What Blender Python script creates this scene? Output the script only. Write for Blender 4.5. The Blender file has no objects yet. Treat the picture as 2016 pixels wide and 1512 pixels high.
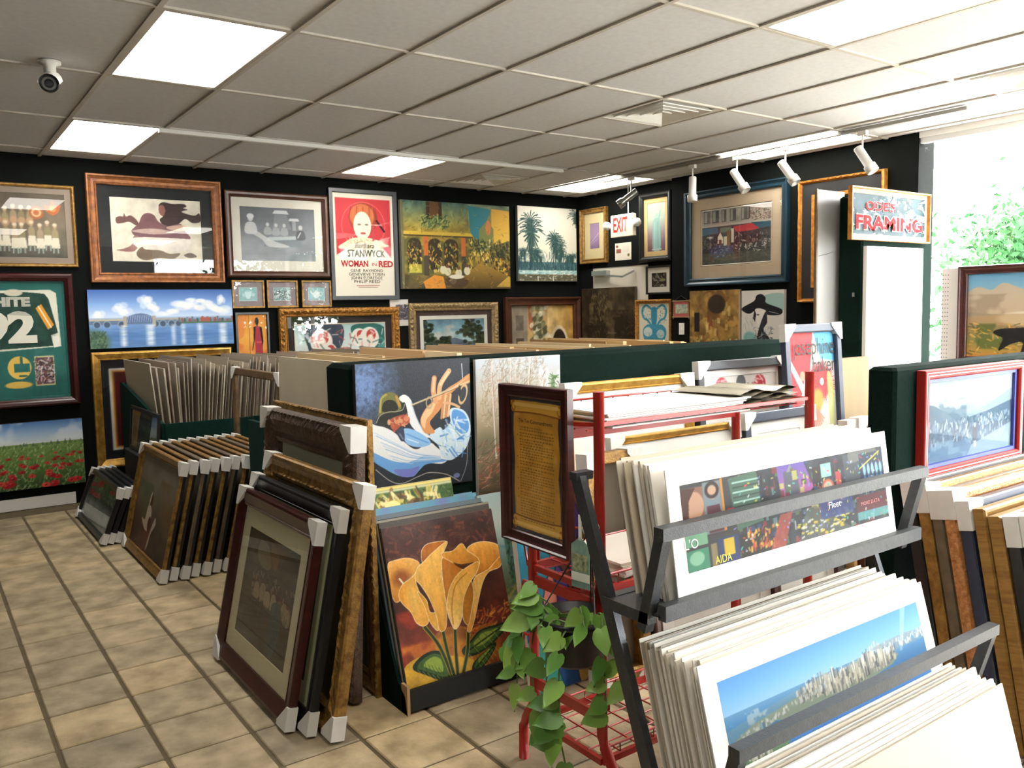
import bpy, math, random
import numpy as np
from mathutils import Matrix, Vector

# ------------------------------------------------------------------ camera, sky, exposure
SC = bpy.context.scene
COL = SC.collection
CAM_POS = (-0.9713, -3.9011, 1.5585)
cam_r = Vector((0.81234468, -0.58282922, -0.02015462))
cam_u = Vector((0.06773544, 0.0599705, 0.99589932))
cam_f = Vector((0.57923054, 0.8103787, -0.08819491))
cd = bpy.data.cameras.new('camera'); cd.sensor_fit = 'HORIZONTAL'; cd.sensor_width = 36.0
cd.lens = 1659.25 * 36.0 / 2016.0; cd.clip_start = 0.05; cd.clip_end = 300
cam = bpy.data.objects.new('camera', cd); COL.objects.link(cam)
m3 = Matrix((cam_r, cam_u, -cam_f)).transposed()
cam.matrix_world = Matrix.Translation(CAM_POS) @ m3.to_4x4()
SC.camera = cam

SKY_STRENGTH = 34.0
LAMP_STRENGTH = 13.0
EXPOSURE = 0.27
wd = bpy.data.worlds.new('overcast_sky'); SC.world = wd; wd.use_nodes = True
bg = wd.node_tree.nodes['Background']
bg.inputs[0].default_value = (0.97, 0.985, 1.0, 1); bg.inputs[1].default_value = SKY_STRENGTH
vs = SC.view_settings
vs.view_transform = 'Standard'; vs.look = 'None'; vs.exposure = EXPOSURE; vs.gamma = 1.0
vs.use_curve_mapping = False

# ------------------------------------------------------------------ helpers
PI = math.pi
def hx(c):
    c = c.lstrip('#'); return np.array([int(c[i:i+2], 16) / 255.0 for i in (0, 2, 4)])
def lin(c):
    c = np.asarray(c, float); return np.where(c <= 0.04045, c / 12.92, ((c + 0.055) / 1.055) ** 2.4)
def L4(c): return tuple(lin(hx(c))) + (1.0,)

MATS = {}
def mat(name, color, rough=0.6, metal=0.0, var=0.0, scale=8.0, bump=0.0, bscale=60.0, coat=0.0, color2=None, rnd=None, stretch=(1, 1, 1), spec=0.5, world=False):
    """procedural principled material: object-space noise between two tones, optional bump"""
    if name in MATS: return MATS[name]
    m = bpy.data.materials.new(name); m.use_nodes = True; MATS[name] = m
    nt = m.node_tree; b = nt.nodes['Principled BSDF']
    b.inputs['Roughness'].default_value = rough; b.inputs['Metallic'].default_value = metal
    b.inputs['Specular IOR Level'].default_value = spec
    if coat: b.inputs['Coat Weight'].default_value = coat; b.inputs['Coat Roughness'].default_value = 0.05
    b.inputs['Base Color'].default_value = L4(color)
    m.diffuse_color = L4(color)
    if var or color2 or bump or rnd:
        tc = nt.nodes.new('ShaderNodeTexCoord'); mp = nt.nodes.new('ShaderNodeMapping')
        mp.inputs['Scale'].default_value = stretch
        nt.links.new(nt.nodes.new('ShaderNodeNewGeometry').outputs['Position'] if world else tc.outputs['Object'], mp.inputs['Vector'])
    last = None
    if var or color2:
        nz = nt.nodes.new('ShaderNodeTexNoise'); nz.inputs['Scale'].default_value = scale; nz.inputs['Detail'].default_value = 5
        nt.links.new(mp.outputs[0], nz.inputs['Vector'])
        rp = nt.nodes.new('ShaderNodeValToRGB')
        c1 = np.array(L4(color)[:3])
        if color2: c2 = np.array(L4(color2)[:3])
        else: c2 = np.clip(c1 * (1 + var), 0, 1); c1 = c1 * (1 - var)
        rp.color_ramp.elements[0].color = (*c1, 1); rp.color_ramp.elements[1].color = (*c2, 1)
        rp.color_ramp.elements[0].position = 0.32; rp.color_ramp.elements[1].position = 0.68
        nt.links.new(nz.outputs['Fac'], rp.inputs[0]); last = rp.outputs[0]
        nt.links.new(last, b.inputs['Base Color'])
    if rnd:   # per-object random tone
        oi = nt.nodes.new('ShaderNodeObjectInfo'); r2 = nt.nodes.new('ShaderNodeValToRGB')
        r2.color_ramp.interpolation = 'LINEAR'
        els = r2.color_ramp.elements
        while len(els) < len(rnd): els.new(0.5)
        for i, c in enumerate(rnd):
            els[i].position = i / (len(rnd) - 1); els[i].color = L4(c)
        nt.links.new(oi.outputs['Random'], r2.inputs[0])
        if last is not None:
            mx = nt.nodes.new('ShaderNodeMix'); mx.data_type = 'RGBA'; mx.blend_type = 'MULTIPLY'; mx.inputs[0].default_value = 1
            nt.links.new(last, mx.inputs[6]); nt.links.new(r2.outputs[0], mx.inputs[7]); nt.links.new(mx.outputs[2], b.inputs['Base Color'])
        else: nt.links.new(r2.outputs[0], b.inputs['Base Color'])
    if bump:
        n2 = nt.nodes.new('ShaderNodeTexNoise'); n2.inputs['Scale'].default_value = bscale; n2.inputs['Detail'].default_value = 4
        bp = nt.nodes.new('ShaderNodeBump'); bp.inputs['Strength'].default_value = bump; bp.inputs['Distance'].default_value = 0.01
        nt.links.new(mp.outputs[0], n2.inputs['Vector']); nt.links.new(n2.outputs['Fac'], bp.inputs['Height']); nt.links.new(bp.outputs[0], b.inputs['Normal'])
    return m
def emat(name, color, strength):
    m = bpy.data.materials.new(name); m.use_nodes = True; MATS[name] = m
    b = m.node_tree.nodes['Principled BSDF']; b.inputs['Base Color'].default_value = L4(color)
    b.inputs['Emission Color'].default_value = L4(color); b.inputs['Emission Strength'].default_value = strength
    return m
def glassmat(name, ior=1.5, tint='ffffff', rough=0.0):
    m = bpy.data.materials.new(name); m.use_nodes = True; MATS[name] = m
    nt = m.node_tree; nt.nodes.clear()
    out = nt.nodes.new('ShaderNodeOutputMaterial'); mx = nt.nodes.new('ShaderNodeMixShader')
    tr = nt.nodes.new('ShaderNodeBsdfTransparent'); tr.inputs[0].default_value = L4(tint)
    gl = nt.nodes.new('ShaderNodeBsdfGlossy'); gl.inputs['Roughness'].default_value = rough
    fr = nt.nodes.new('ShaderNodeFresnel'); fr.inputs[0].default_value = ior
    ge = nt.nodes.new('ShaderNodeNewGeometry'); iv = nt.nodes.new('ShaderNodeMath'); iv.operation = 'SUBTRACT'; iv.inputs[0].default_value = 1.0
    ml = nt.nodes.new('ShaderNodeMath'); ml.operation = 'MULTIPLY'   # only the outer face reflects
    nt.links.new(ge.outputs['Backfacing'], iv.inputs[1]); nt.links.new(iv.outputs[0], ml.inputs[0]); nt.links.new(fr.outputs[0], ml.inputs[1])
    nt.links.new(ml.outputs[0], mx.inputs[0]); nt.links.new(tr.outputs[0], mx.inputs[1]); nt.links.new(gl.outputs[0], mx.inputs[2])
    nt.links.new(mx.outputs[0], out.inputs[0]); return m
def artmat(name, rough, bump=0.0, coat=0.0):
    m = bpy.data.materials.new(name); m.use_nodes = True; MATS[name] = m
    nt = m.node_tree; b = nt.nodes['Principled BSDF']; b.inputs['Roughness'].default_value = rough; b.inputs['Specular IOR Level'].default_value = 0.2
    a = nt.nodes.new('ShaderNodeAttribute'); a.attribute_name = 'Col'; nt.links.new(a.outputs['Color'], b.inputs['Base Color'])
    if coat: b.inputs['Coat Weight'].default_value = coat; b.inputs['Coat Roughness'].default_value = 0.08
    if bump:
        tc = nt.nodes.new('ShaderNodeTexCoord'); n2 = nt.nodes.new('ShaderNodeTexNoise'); n2.inputs['Scale'].default_value = 160
        bp = nt.nodes.new('ShaderNodeBump'); bp.inputs['Strength'].default_value = bump; bp.inputs['Distance'].default_value = 0.004
        nt.links.new(tc.outputs['Object'], n2.inputs['Vector']); nt.links.new(n2.outputs['Fac'], bp.inputs['Height']); nt.links.new(bp.outputs[0], b.inputs['Normal'])
    return m

def tag(o, label=None, cat=None, group=None, kind=None):
    if label: o['label'] = label
    if cat: o['category'] = cat
    if group: o['group'] = group
    if kind: o['kind'] = kind
    return o
def thing(name, label, cat, loc=(0, 0, 0), rotz=0.0, tilt=0.0, group=None, roll=0.0):
    o = bpy.data.objects.new(name, None); COL.objects.link(o); o.empty_display_size = 0.05
    o.location = loc; o.rotation_euler = (-tilt, roll, rotz)
    return tag(o, label, cat, group)
def obj(name, mesh, material=None, parent=None, loc=None, rot=None):
    o = bpy.data.objects.new(name, mesh); COL.objects.link(o)
    if material is not None and not mesh.materials: mesh.materials.append(material)
    if parent is not None: o.parent = parent
    if loc is not None: o.location = loc
    if rot is not None: o.rotation_euler = rot
    return o
class MB:
    """collects boxes, tubes, prisms and grids for ONE mesh"""
    def __init__(s): s.v = []; s.f = []; s.smooth = []
    def add(s, vs, fs, smooth=False):
        n = len(s.v); s.v += [tuple(map(float, p)) for p in vs]; s.f += [tuple(i + n for i in q) for q in fs]; s.smooth += [smooth] * len(fs); return s
    def box(s, x0, x1, y0, y1, z0, z1, M=None):
        P = [(x, y, z) for z in (z0, z1) for y in (y0, y1) for x in (x0, x1)]
        if M is not None: P = [tuple(M @ Vector(p)) for p in P]
        return s.add(P, [(0, 2, 3, 1), (4, 5, 7, 6), (0, 1, 5, 4), (2, 6, 7, 3), (0, 4, 6, 2), (1, 3, 7, 5)])
    def bevbox(s, x0, x1, y0, y1, z0, z1, b):
        """box whose vertical and top edges are chamfered by b"""
        P = []
        for z, i in ((z0, 0), (z1 - b, 0), (z1, b)):
            X0, X1, Y0, Y1 = x0 + i, x1 - i, y0 + i, y1 - i
            P += [(X0 + b, Y0, z), (X1 - b, Y0, z), (X1, Y0 + b, z), (X1, Y1 - b, z), (X1 - b, Y1, z), (X0 + b, Y1, z), (X0, Y1 - b, z), (X0, Y0 + b, z)]
        F = [tuple(range(7, -1, -1)), tuple(range(16, 24))]
        for L in (0, 8):
            for i in range(8): j = (i + 1) % 8; F.append((L + i, L + j, L + 8 + j, L + 8 + i))
        return s.add(P, F)
    def bar(s, a, b, w, h=None, up=(0, 0, 1)):
        """square bar from a to b"""
        h = h or w; a = Vector(a); b = Vector(b); d = (b - a).normalized(); u = Vector(up)
        if abs(d.dot(u)) > 0.98: u = Vector((1, 0, 0))
        r = d.cross(u).normalized(); u = r.cross(d).normalized(); P = []
        for c in (a, b):
            for sx, sy in ((-1, -1), (1, -1), (1, 1), (-1, 1)): P.append(c + r * (w / 2 * sx) + u * (h / 2 * sy))
        return s.add(P, [(3, 2, 1, 0), (4, 5, 6, 7)] + [(i, (i + 1) % 4, 4 + (i + 1) % 4, 4 + i) for i in range(4)])
    def tube(s, pts, r, n=8, cap=True):
        pts = [Vector(p) for p in pts]; R = r if isinstance(r, (list, tuple)) else [r] * len(pts); P = []
        for i, p in enumerate(pts):
            d = (pts[min(i + 1, len(pts) - 1)] - pts[max(i - 1, 0)]).normalized()
            u = Vector((0, 0, 1)) if abs(d.z) < 0.95 else Vector((1, 0, 0)); a = d.cross(u).normalized(); b = d.cross(a).normalized()
            for k in range(n):
                t = 2 * PI * k / n; P.append(p + a * (R[i] * math.cos(t)) + b * (R[i] * math.sin(t)))
        F = [(i * n + k, i * n + (k + 1) % n, (i + 1) * n + (k + 1) % n, (i + 1) * n + k) for i in range(len(pts) - 1) for k in range(n)]
        s.add(P, F, True)
        if cap:
            m = len(s.v) - n * len(pts)
            s.f += [tuple(m + k for k in range(n)), tuple(m + (len(pts) - 1) * n + k for k in range(n - 1, -1, -1))]; s.smooth += [False, False]
        return s
    def lathe(s, prof, n=20, axis='z', c=(0, 0, 0)):
        P = []
        for r, z in prof:
            for k in range(n):
                t = 2 * PI * k / n; p = (r * math.cos(t), r * math.sin(t), z)
                if axis == 'y': p = (p[0], p[2], p[1])
                if axis == 'x': p = (p[2], p[0], p[1])
                P.append((p[0] + c[0], p[1] + c[1], p[2] + c[2]))
        F = [(i * n + k, i * n + (k + 1) % n, (i + 1) * n + (k + 1) % n, (i + 1) * n + k) for i in range(len(prof) - 1) for k in range(n)]
        return s.add(P, F, True)
    def prism(s, poly, y0, y1, plane='xz'):
        n = len(poly)
        def mk(p, y): return {'xz': (p[0], y, p[1]), 'xy': (p[0], p[1], y), 'yz': (y, p[0], p[1])}[plane]
        P = [mk(p, y0) for p in poly] + [mk(p, y1) for p in poly]
        return s.add(P, [tuple(range(n)), tuple(range(2 * n - 1, n - 1, -1))] + [(i, n + i, n + (i + 1) % n, (i + 1) % n) for i in range(n)])
    def mesh(s, name, material=None):
        me = bpy.data.meshes.new(name); me.from_pydata(s.v, [], s.f)
        if any(s.smooth): me.polygons.foreach_set('use_smooth', s.smooth)
        if material is not None: me.materials.append(material)
        me.update(); return me
    def build(s, name, material=None, parent=None, loc=None, rot=None): return obj(name, s.mesh(name, material), None, parent, loc, rot)
def fixn(me):
    import bmesh
    b = bmesh.new(); b.from_mesh(me); bmesh.ops.recalc_face_normals(b, faces=b.faces); b.to_mesh(me); b.free(); return me
def struct(name, mb, m, parent=None):
    o = mb.build(name, m, parent); fixn(o.data)
    if parent is None: o['kind'] = 'structure'
    return o

def text_mesh(body, size, width=None, shear=0.0, bold=0.0, align='CENTER', xs=1.0, space=1.0):
    c = bpy.data.curves.new('lettering', 'FONT'); c.body = body; c.size = size; c.align_x = align; c.align_y = 'CENTER'
    c.shear = shear; c.offset = bold; c.resolution_u = 3; c.space_line = space; c.fill_mode = 'FRONT'
    t = bpy.data.objects.new('lettering', c)
    me = bpy.data.meshes.new_from_object(t); bpy.data.objects.remove(t); bpy.data.curves.remove(c)
    n = len(me.vertices); co = np.empty(n * 3, np.float32); me.vertices.foreach_get('co', co); co = co.reshape(-1, 3)
    k = xs
    if width and n: k = width / max(1e-6, float(np.ptp(co[:, 0])))
    out = np.stack([co[:, 0] * k, np.zeros(n), co[:, 1]], 1).astype(np.float32)
    me.vertices.foreach_set('co', out.ravel()); me.update(); me.materials.clear(); return me
def lettering(body, size, material, parent, x, y, z, **k):
    me = text_mesh(body, size, **k); me.name = 'lettering'; return obj('lettering', me, material, parent, (x, y, z))

# ------------------------------------------------------------------ painter: prints and paintings as colour fields on fine grids
def smoothpts(p, n=6, closed=True):
    p = np.asarray(p, float); N = len(p); out = []
    for i in range(N if closed else N - 1):
        g = lambda k: p[(i + k) % N] if closed else p[min(max(i + k, 0), N - 1)]
        a, b, c, d = g(-1), g(0), g(1), g(2)
        for t in np.linspace(0, 1, n, endpoint=False):
            out.append(0.5 * ((2 * b) + (-a + c) * t + (2 * a - 5 * b + 4 * c - d) * t * t + (-a + 3 * b - 3 * c + d) * t ** 3))
    if not closed: out.append(p[-1])
    return np.array(out)
class Art:
    def __init__(s, aspect, n, base='808080', seed=1):
        s.asp = aspect; s.w = int(n); s.h = max(8, int(round(n / aspect))); s.rng = np.random.default_rng(seed)
        s.a = np.empty((s.h, s.w, 3)); s.a[:] = hx(base)
        s.X, s.Y = np.meshgrid(np.linspace(0, 1, s.w), np.linspace(0, 1, s.h))
        s.px = 1.0 / s.w
    def mix(s, mask, c, al=1.0):
        m = (mask * al)[..., None]; s.a = s.a * (1 - m) + (hx(c) if isinstance(c, str) else c) * m; return s
    def grad(s, stops, y0=0.0, y1=1.0, axis='y', x0=0, x1=1):
        t = (s.Y - y0) / (y1 - y0) if axis == 'y' else (s.X - x0) / (x1 - x0)
        ps = np.linspace(0, 1, len(stops)); C = np.array([hx(c) for c in stops])
        col = np.stack([np.interp(t, ps, C[:, k]) for k in range(3)], -1)
        m = (s.Y >= y0) & (s.Y <= y1) & (s.X >= x0) & (s.X <= x1); s.a[m] = col[m]; return s
    def fbm(s, sx, sy=None, oct=3):
        sy = sy or max(1, sx / s.asp); out = np.zeros((s.h, s.w)); amp = 1.0; tot = 0
        for o in range(oct):
            gx, gy = int(sx * 2 ** o) + 2, int(sy * 2 ** o) + 2; g = s.rng.random((gy + 1, gx + 1))
            x = s.X * (gx - 1); y = s.Y * (gy - 1); i = x.astype(int); j = y.astype(int); fx = x - i; fy = y - j
            fx = fx * fx * (3 - 2 * fx); fy = fy * fy * (3 - 2 * fy)
            out += amp * ((g[j, i] * (1 - fx) + g[j, i + 1] * fx) * (1 - fy) + (g[j + 1, i] * (1 - fx) + g[j + 1, i + 1] * fx) * fy); tot += amp; amp *= 0.55
        return out / tot
    def mottle(s, amt=0.1, sx=10, sy=None, mask=None):
        n = (s.fbm(sx, sy) - 0.5) * 2 * amt
        if mask is not None: n = n * mask
        s.a = np.clip(s.a * (1 + n[..., None] * 2), 0, 1); return s
    def patch(s, c, thr=0.55, sx=6, sy=None, soft=0.08, al=1.0, reg=None):
        m = np.clip((s.fbm(sx, sy) - thr) / soft, 0, 1)
        if reg: m = m * s.rectm(*reg, soft=0.02)
        return s.mix(m, c, al)
    def rectm(s, x0, y0, x1, y1, soft=None):
        k = soft or s.px * 1.2; return np.clip((s.X - x0) / k + .5, 0, 1) * np.clip((x1 - s.X) / k + .5, 0, 1) * np.clip((s.Y - y0) / k + .5, 0, 1) * np.clip((y1 - s.Y) / k + .5, 0, 1)
    def rect(s, x0, y0, x1, y1, c, al=1.0, soft=None): return s.mix(s.rectm(x0, y0, x1, y1, soft), c, al)
    def ell(s, cx, cy, rx, ry, c, al=1.0, rot=0.0, soft=None, ring=None):
        dx = s.X - cx; dy = (s.Y - cy) / s.asp; cr, sr = math.cos(rot), math.sin(rot)
        a = (dx * cr + dy * sr) / rx; b = (-dx * sr + dy * cr) / (ry / s.asp); d = np.sqrt(a * a + b * b)
        k = soft or max(0.02, s.px / max(1e-3, min(rx, ry / s.asp)) * 1.3)
        m = np.clip((1 - d) / k + .5, 0, 1)
        if ring: m = m * np.clip((d - (1 - ring)) / k + .5, 0, 1)
        return s.mix(m, c, al)
    def polym(s, p, smooth=False):
        p = np.asarray(p, float)
        if smooth: p = smoothpts(p)
        x0, y0 = p.min(0); x1, y1 = p.max(0)
        j0, j1 = max(0, int(y0 * (s.h - 1))), min(s.h, int(y1 * (s.h - 1)) + 2); i0, i1 = max(0, int(x0 * (s.w - 1))), min(s.w, int(x1 * (s.w - 1)) + 2)
        M = np.zeros((s.h, s.w))
        if j1 <= j0 or i1 <= i0: return M
        acc = np.zeros((j1 - j0, i1 - i0)); q = np.roll(p, -1, 0)
        for ox in (-.25, .25):
            for oy in (-.25, .25):
                X = s.X[j0:j1, i0:i1] + ox / s.w; Y = s.Y[j0:j1, i0:i1] + oy / s.h; ins = np.zeros(X.shape, bool)
                for (ax, ay), (bx, by) in zip(p, q):
                    if ay == by: continue
                    c = ((ay > Y) != (by > Y)); ins ^= c & (X < (bx - ax) * (Y - ay) / (by - ay) + ax)
                acc += ins
        M[j0:j1, i0:i1] = acc / 4; return M
    def poly(s, p, c, al=1.0, smooth=False, c2=None, axis='y'):
        M = s.polym(p, smooth)
        if c2:
            p = np.asarray(p); k = 1 if axis == 'y' else 0; T = s.Y if k else s.X
            t = np.clip((T - p[:, k].min()) / max(1e-6, np.ptp(p[:, k])), 0, 1)[..., None]; return s.mix(M, hx(c) * (1 - t) + hx(c2) * t, al)
        return s.mix(M, c, al)
    def line(s, p, w, c, al=1.0, smooth=False):
        p = np.asarray(p, float)
        if smooth and len(p) > 2: p = smoothpts(p, 5, False)
        D = np.full((s.h, s.w), 9.0)
        for a, b in zip(p[:-1], p[1:]):
            ax, ay, bx, by = a[0], a[1] / s.asp, b[0], b[1] / s.asp; dx, dy = bx - ax, by - ay; l2 = dx * dx + dy * dy + 1e-12
            r = w + 2 * s.px; i0 = max(0, int((min(ax, bx) - r) * s.w)); i1 = min(s.w, int((max(ax, bx) + r) * s.w) + 2)
            j0 = max(0, int((min(a[1], b[1]) - r * s.asp) * s.h)); j1 = min(s.h, int((max(a[1], b[1]) + r * s.asp) * s.h) + 2)
            if i1 <= i0 or j1 <= j0: continue
            X = s.X[j0:j1, i0:i1]; Y = s.Y[j0:j1, i0:i1] / s.asp
            t = np.clip(((X - ax) * dx + (Y - ay) * dy) / l2, 0, 1); d = np.hypot(X - ax - t * dx, Y - ay - t * dy)
            D[j0:j1, i0:i1] = np.minimum(D[j0:j1, i0:i1], d)
        return s.mix(np.clip((w / 2 - D) / s.px + .5, 0, 1), c, al)
    def dabs(s, reg, n, cols, ln=0.03, wd=0.008, ang=None, spread=0.5, al=0.8):
        x0, y0, x1, y1 = reg; r = s.rng
        for _ in range(n):
            x, y = r.uniform(x0, x1), r.uniform(y0, y1); t = (ang if ang is not None else 0) + r.normal() * spread; l = ln * r.uniform(.5, 1.3) / 2
            dx, dy = l * math.cos(t), l * math.sin(t) * s.asp
            s.line([(x - dx, y - dy), (x + dx, y + dy)], wd * r.uniform(.6, 1.4), cols[r.integers(len(cols))], al)
        return s
    gain = 1.0   # ink density: reflectance of the print itself
    def ink(s, g): s.gain = g; return s
    def cols(s): return lin(np.clip(s.a, 0, 1)) * s.gain
def art_mesh(a, w, h):
    """grid in the local xz plane, centred in x, from z=0 up, coloured by the art"""
    W, H = a.w, a.h; xs = np.linspace(-w / 2, w / 2, W); zs = np.linspace(h, 0, H)
    X, Z = np.meshgrid(xs, zs); co = np.stack([X, np.zeros_like(X), Z], -1).astype(np.float32).reshape(-1, 3)
    me = bpy.data.meshes.new('print'); me.vertices.add(W * H); me.vertices.foreach_set('co', co.ravel())
    i = np.arange(W - 1); j = np.arange(H - 1); I, J = np.meshgrid(i, j); b = (J * W + I).ravel()
    q = np.stack([b + W, b + W + 1, b + 1, b], 1).astype(np.int32).ravel(); nf = len(b)
    me.loops.add(nf * 4); me.loops.foreach_set('vertex_index', q); me.polygons.add(nf)
    me.polygons.foreach_set('loop_start', np.arange(0, nf * 4, 4, dtype=np.int32)); me.polygons.foreach_set('loop_total', np.full(nf, 4, np.int32))
    at = me.color_attributes.new('Col', 'FLOAT_COLOR', 'POINT')
    c = np.ones((W * H, 4), np.float32); c[:, :3] = a.cols().reshape(-1, 3); at.data.foreach_set('color', c.ravel())
    me.update(calc_edges=True); return me
# ------------------------------------------------------------------ materials
PAPER = artmat('printed_paper', 0.55); CANVAS = artmat('painted_canvas', 0.5, 0.25); GLOSSY = artmat('glossy_print', 0.6)
GLASS = glassmat('picture_glass'); WGLASS = glassmat('window_glass'); LOWGLASS = glassmat('low_reflection_glass', 1.17)
M_WALL = mat('black_green_wall', '0e110f', 0.95, var=0.12, scale=3, bump=0.08, bscale=200, spec=.12)
M_WHITE = mat('white_paint', 'e9e7e1', 0.6, var=0.03, scale=4)
M_TILE = mat('ceiling_tile', 'cdcccb', 0.95, spec=.1, var=0.04, scale=30, bump=0.12, bscale=350)
M_TBAR = mat('ceiling_tbar', 'b7b1a5', 0.6, var=0.05, scale=10)
M_GROUT = mat('grout', '655840', 0.95, var=0.15, scale=12, bump=0.2, bscale=150)
M_FLOOR = mat('slate_tile', 'b8b0a0', 0.6, color2='fff8ec', scale=7, bump=0.5, bscale=24, world=True,
              rnd=['bfb398', 'd6c6a6', 'b2a78f', 'd2c0a0', 'c6b89c', 'd8c6a2', 'aba08a', 'ccbda0', 'c0b296', 'b8ac92'])
M_FLOOR2 = mat('slate_tile_far', 'a89e8c', 0.5, color2='c4b9a4', scale=3, bump=0.2, bscale=22)
M_GREEN = mat('green_carpet', '0b1c17', 0.95, spec=.06, var=0.18, scale=60, bump=0.5, bscale=500)
M_GREENL = mat('green_fabric_board', '16332d', 0.95, spec=.1, var=0.12, scale=60, bump=0.4, bscale=400)
M_BLACKB = mat('black_board', '101312', 0.7, var=0.15, scale=20)
M_RAW = mat('raw_plywood', 'a5855a', 0.8, var=0.15, scale=14, stretch=(1, 1, .2))
M_RED = mat('red_enamel', 'b02a22', 0.35, var=0.06, scale=10)
M_STEEL = mat('grey_hammered_steel', '3d4043', 0.42, 0.5, var=0.15, scale=60, bump=0.15, bscale=220)
M_CARD = mat('white_cardboard', 'dcdad4', 0.8, var=0.04, scale=20)
M_BOARD = mat('mat_board_edge', 'd8d2c4', 0.85, rnd=['e6e1d6', 'cfc7b6', 'dcd6ca', 'b9ab93', 'e9e6de', 'd2cabb'])
M_BOARDT = mat('kraft_board', 'cbb389', 0.85, rnd=['b08a55', 'c9a873', 'd8c8a4', 'a67c48', 'cfbb92', '9a7343', 'ddd2b8'])
M_SLEEVE = mat('sleeved_print', 'a39a88', 0.4, rnd=['a79c88', '8f8472', 'b8ac98', '9a8f80', 'c4b9a4', '857a6a', 'a89080'])
M_BEIGE = mat('beige_board', 'b3a892', 0.85, var=0.05, scale=6)
M_PLAST = mat('white_plastic', 'e6e4de', 0.4)
M_BLACKP = mat('black_plastic', '151515', 0.4)
M_CHROME = mat('brushed_metal', 'b5b5b2', 0.3, 0.9)
# frame finishes
FM = dict(
    bronze=mat('bronze_frame', '6a3a1c', 0.4, 0.3, color2='9a6234', scale=25, bump=0.1),
    mahog=mat('mahogany_frame', '3a1512', 0.3, 0.0, var=0.25, scale=10, stretch=(1, 1, 6)),
    walnut=mat('walnut_frame', '4a2a1a', 0.35, 0.0, var=0.25, scale=12),
    black=mat('black_frame', '1b1b1c', 0.35, 0.0, var=0.1, scale=10),
    charcoal=mat('charcoal_frame', '3a3d40', 0.4, 0.0, var=0.1, scale=10),
    gold=mat('gold_frame', 'a8782e', 0.35, 0.6, color2='d6ab55', scale=18),
    goldd=mat('antique_gold_frame', '6f5024', 0.42, 0.45, color2='a8813f', scale=30, bump=0.3, bscale=120),
    goldo=mat('ornate_gold_frame', '7a4f1e', 0.4, 0.5, color2='c08a3c', scale=50, bump=0.5, bscale=140),
    silver=mat('silver_gold_frame', '7d6d52', 0.4, 0.5, color2='b59a6a', scale=50, bump=0.4, bscale=140),
    brown=mat('dark_brown_ornate_frame', '3b2a20', 0.55, 0.1, color2='5c4636', scale=45, bump=0.5, bscale=160),
    teal=mat('dark_teal_frame', '14303d', 0.35, 0.1, var=0.2, scale=8),
    cafe=mat('coffee_frame', '5b4630', 0.45, 0.1, color2='7c6240', scale=20),
    copper=mat('copper_gold_frame', '9a5f22', 0.4, 0.45, color2='c98a3a', scale=25),
    redp=mat('red_painted_frame', '8a1d16', 0.6, var=0.06, spec=.2), whitef=mat('white_frame', 'e2ddd6', 0.5), bluef=mat('blue_liner', '3a4a9a', 0.5),
    navy=mat('navy_frame', '2c3346', 0.4), taupe=mat('taupe_frame', '5a4c38', 0.5, 0.1, color2='6f5f48', scale=20),
    ochre=mat('ochre_wood_frame', '7a5522', 0.5, 0.1, color2='9a7436', scale=10, stretch=(1, 1, 8)),
    orange=mat('carved_orange_gold_frame', '9a5d2a', 0.5, 0.2, color2='c58a50', scale=60, bump=0.7, bscale=110))

def frame_mesh(w, h, prof, orn=None, seg=1):
    """mitred moulding: prof = [(inward, out)], swept round w x h, base z=0, facing -y; orn = {profile index: (amplitude, repeats per metre)}"""
    P = []; F = []
    corners = lambda d: [(-w / 2 + d, d), (w / 2 - d, d), (w / 2 - d, h - d), (-w / 2 + d, h - d)]
    N = 4 * seg
    for k, (d, t) in enumerate(prof):
        c = corners(d)
        for i in range(4):
            a, b = c[i], c[(i + 1) % 4]; ln = math.hypot(b[0] - a[0], b[1] - a[1])
            for j in range(seg):
                u = j / seg; tt = t
                if orn and k in orn: A, rep = orn[k]; tt = t + A * (0.5 + 0.5 * math.sin(2 * PI * rep * ln * u)) * (0.6 + 0.4 * math.sin(5.3 * rep * ln * u + k))
                P.append((a[0] + (b[0] - a[0]) * u, -tt, a[1] + (b[1] - a[1]) * u))
    for k in range(len(prof) - 1):
        for i in range(N): j = (i + 1) % N; F.append((k * N + i, k * N + j, (k + 1) * N + j, (k + 1) * N + i))
    mb = MB(); mb.add(P, F); return mb
def prof_of(style, fw, D):
    return {
        'flat': [(0, 0), (0, D * .9), (fw * .08, D), (fw * .85, D), (fw, D * .8), (fw, .004)],
        'slope': [(0, 0), (0, D * .85), (fw * .1, D), (fw * .25, D), (fw * .85, D * .6), (fw * .88, D * .68), (fw, D * .6), (fw, .004)],
        'scoop': [(0, 0), (0, D * .8), (fw * .06, D), (fw * .2, D), (fw * .3, D * .8), (fw * .5, D * .62), (fw * .75, D * .6), (fw * .82, D * .72), (fw * .92, D * .66), (fw, D * .5), (fw, .004)],
        'round': [(0, 0), (0, D * .5), (fw * .1, D * .8), (fw * .3, D), (fw * .6, D * .95), (fw * .82, D * .7), (fw * .86, D * .78), (fw, D * .6), (fw, .004)],
        'orn': [(0, 0), (0, D * .6), (fw * .06, D * .75), (fw * .12, D * .7), (fw * .3, D * .85), (fw * .45, D * .8), (fw * .6, D * .7), (fw * .7, D * .5), (fw * .8, D * .5), (fw * .86, D * .62), (fw, D * .45), (fw, .004)],
    }[style]
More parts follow.
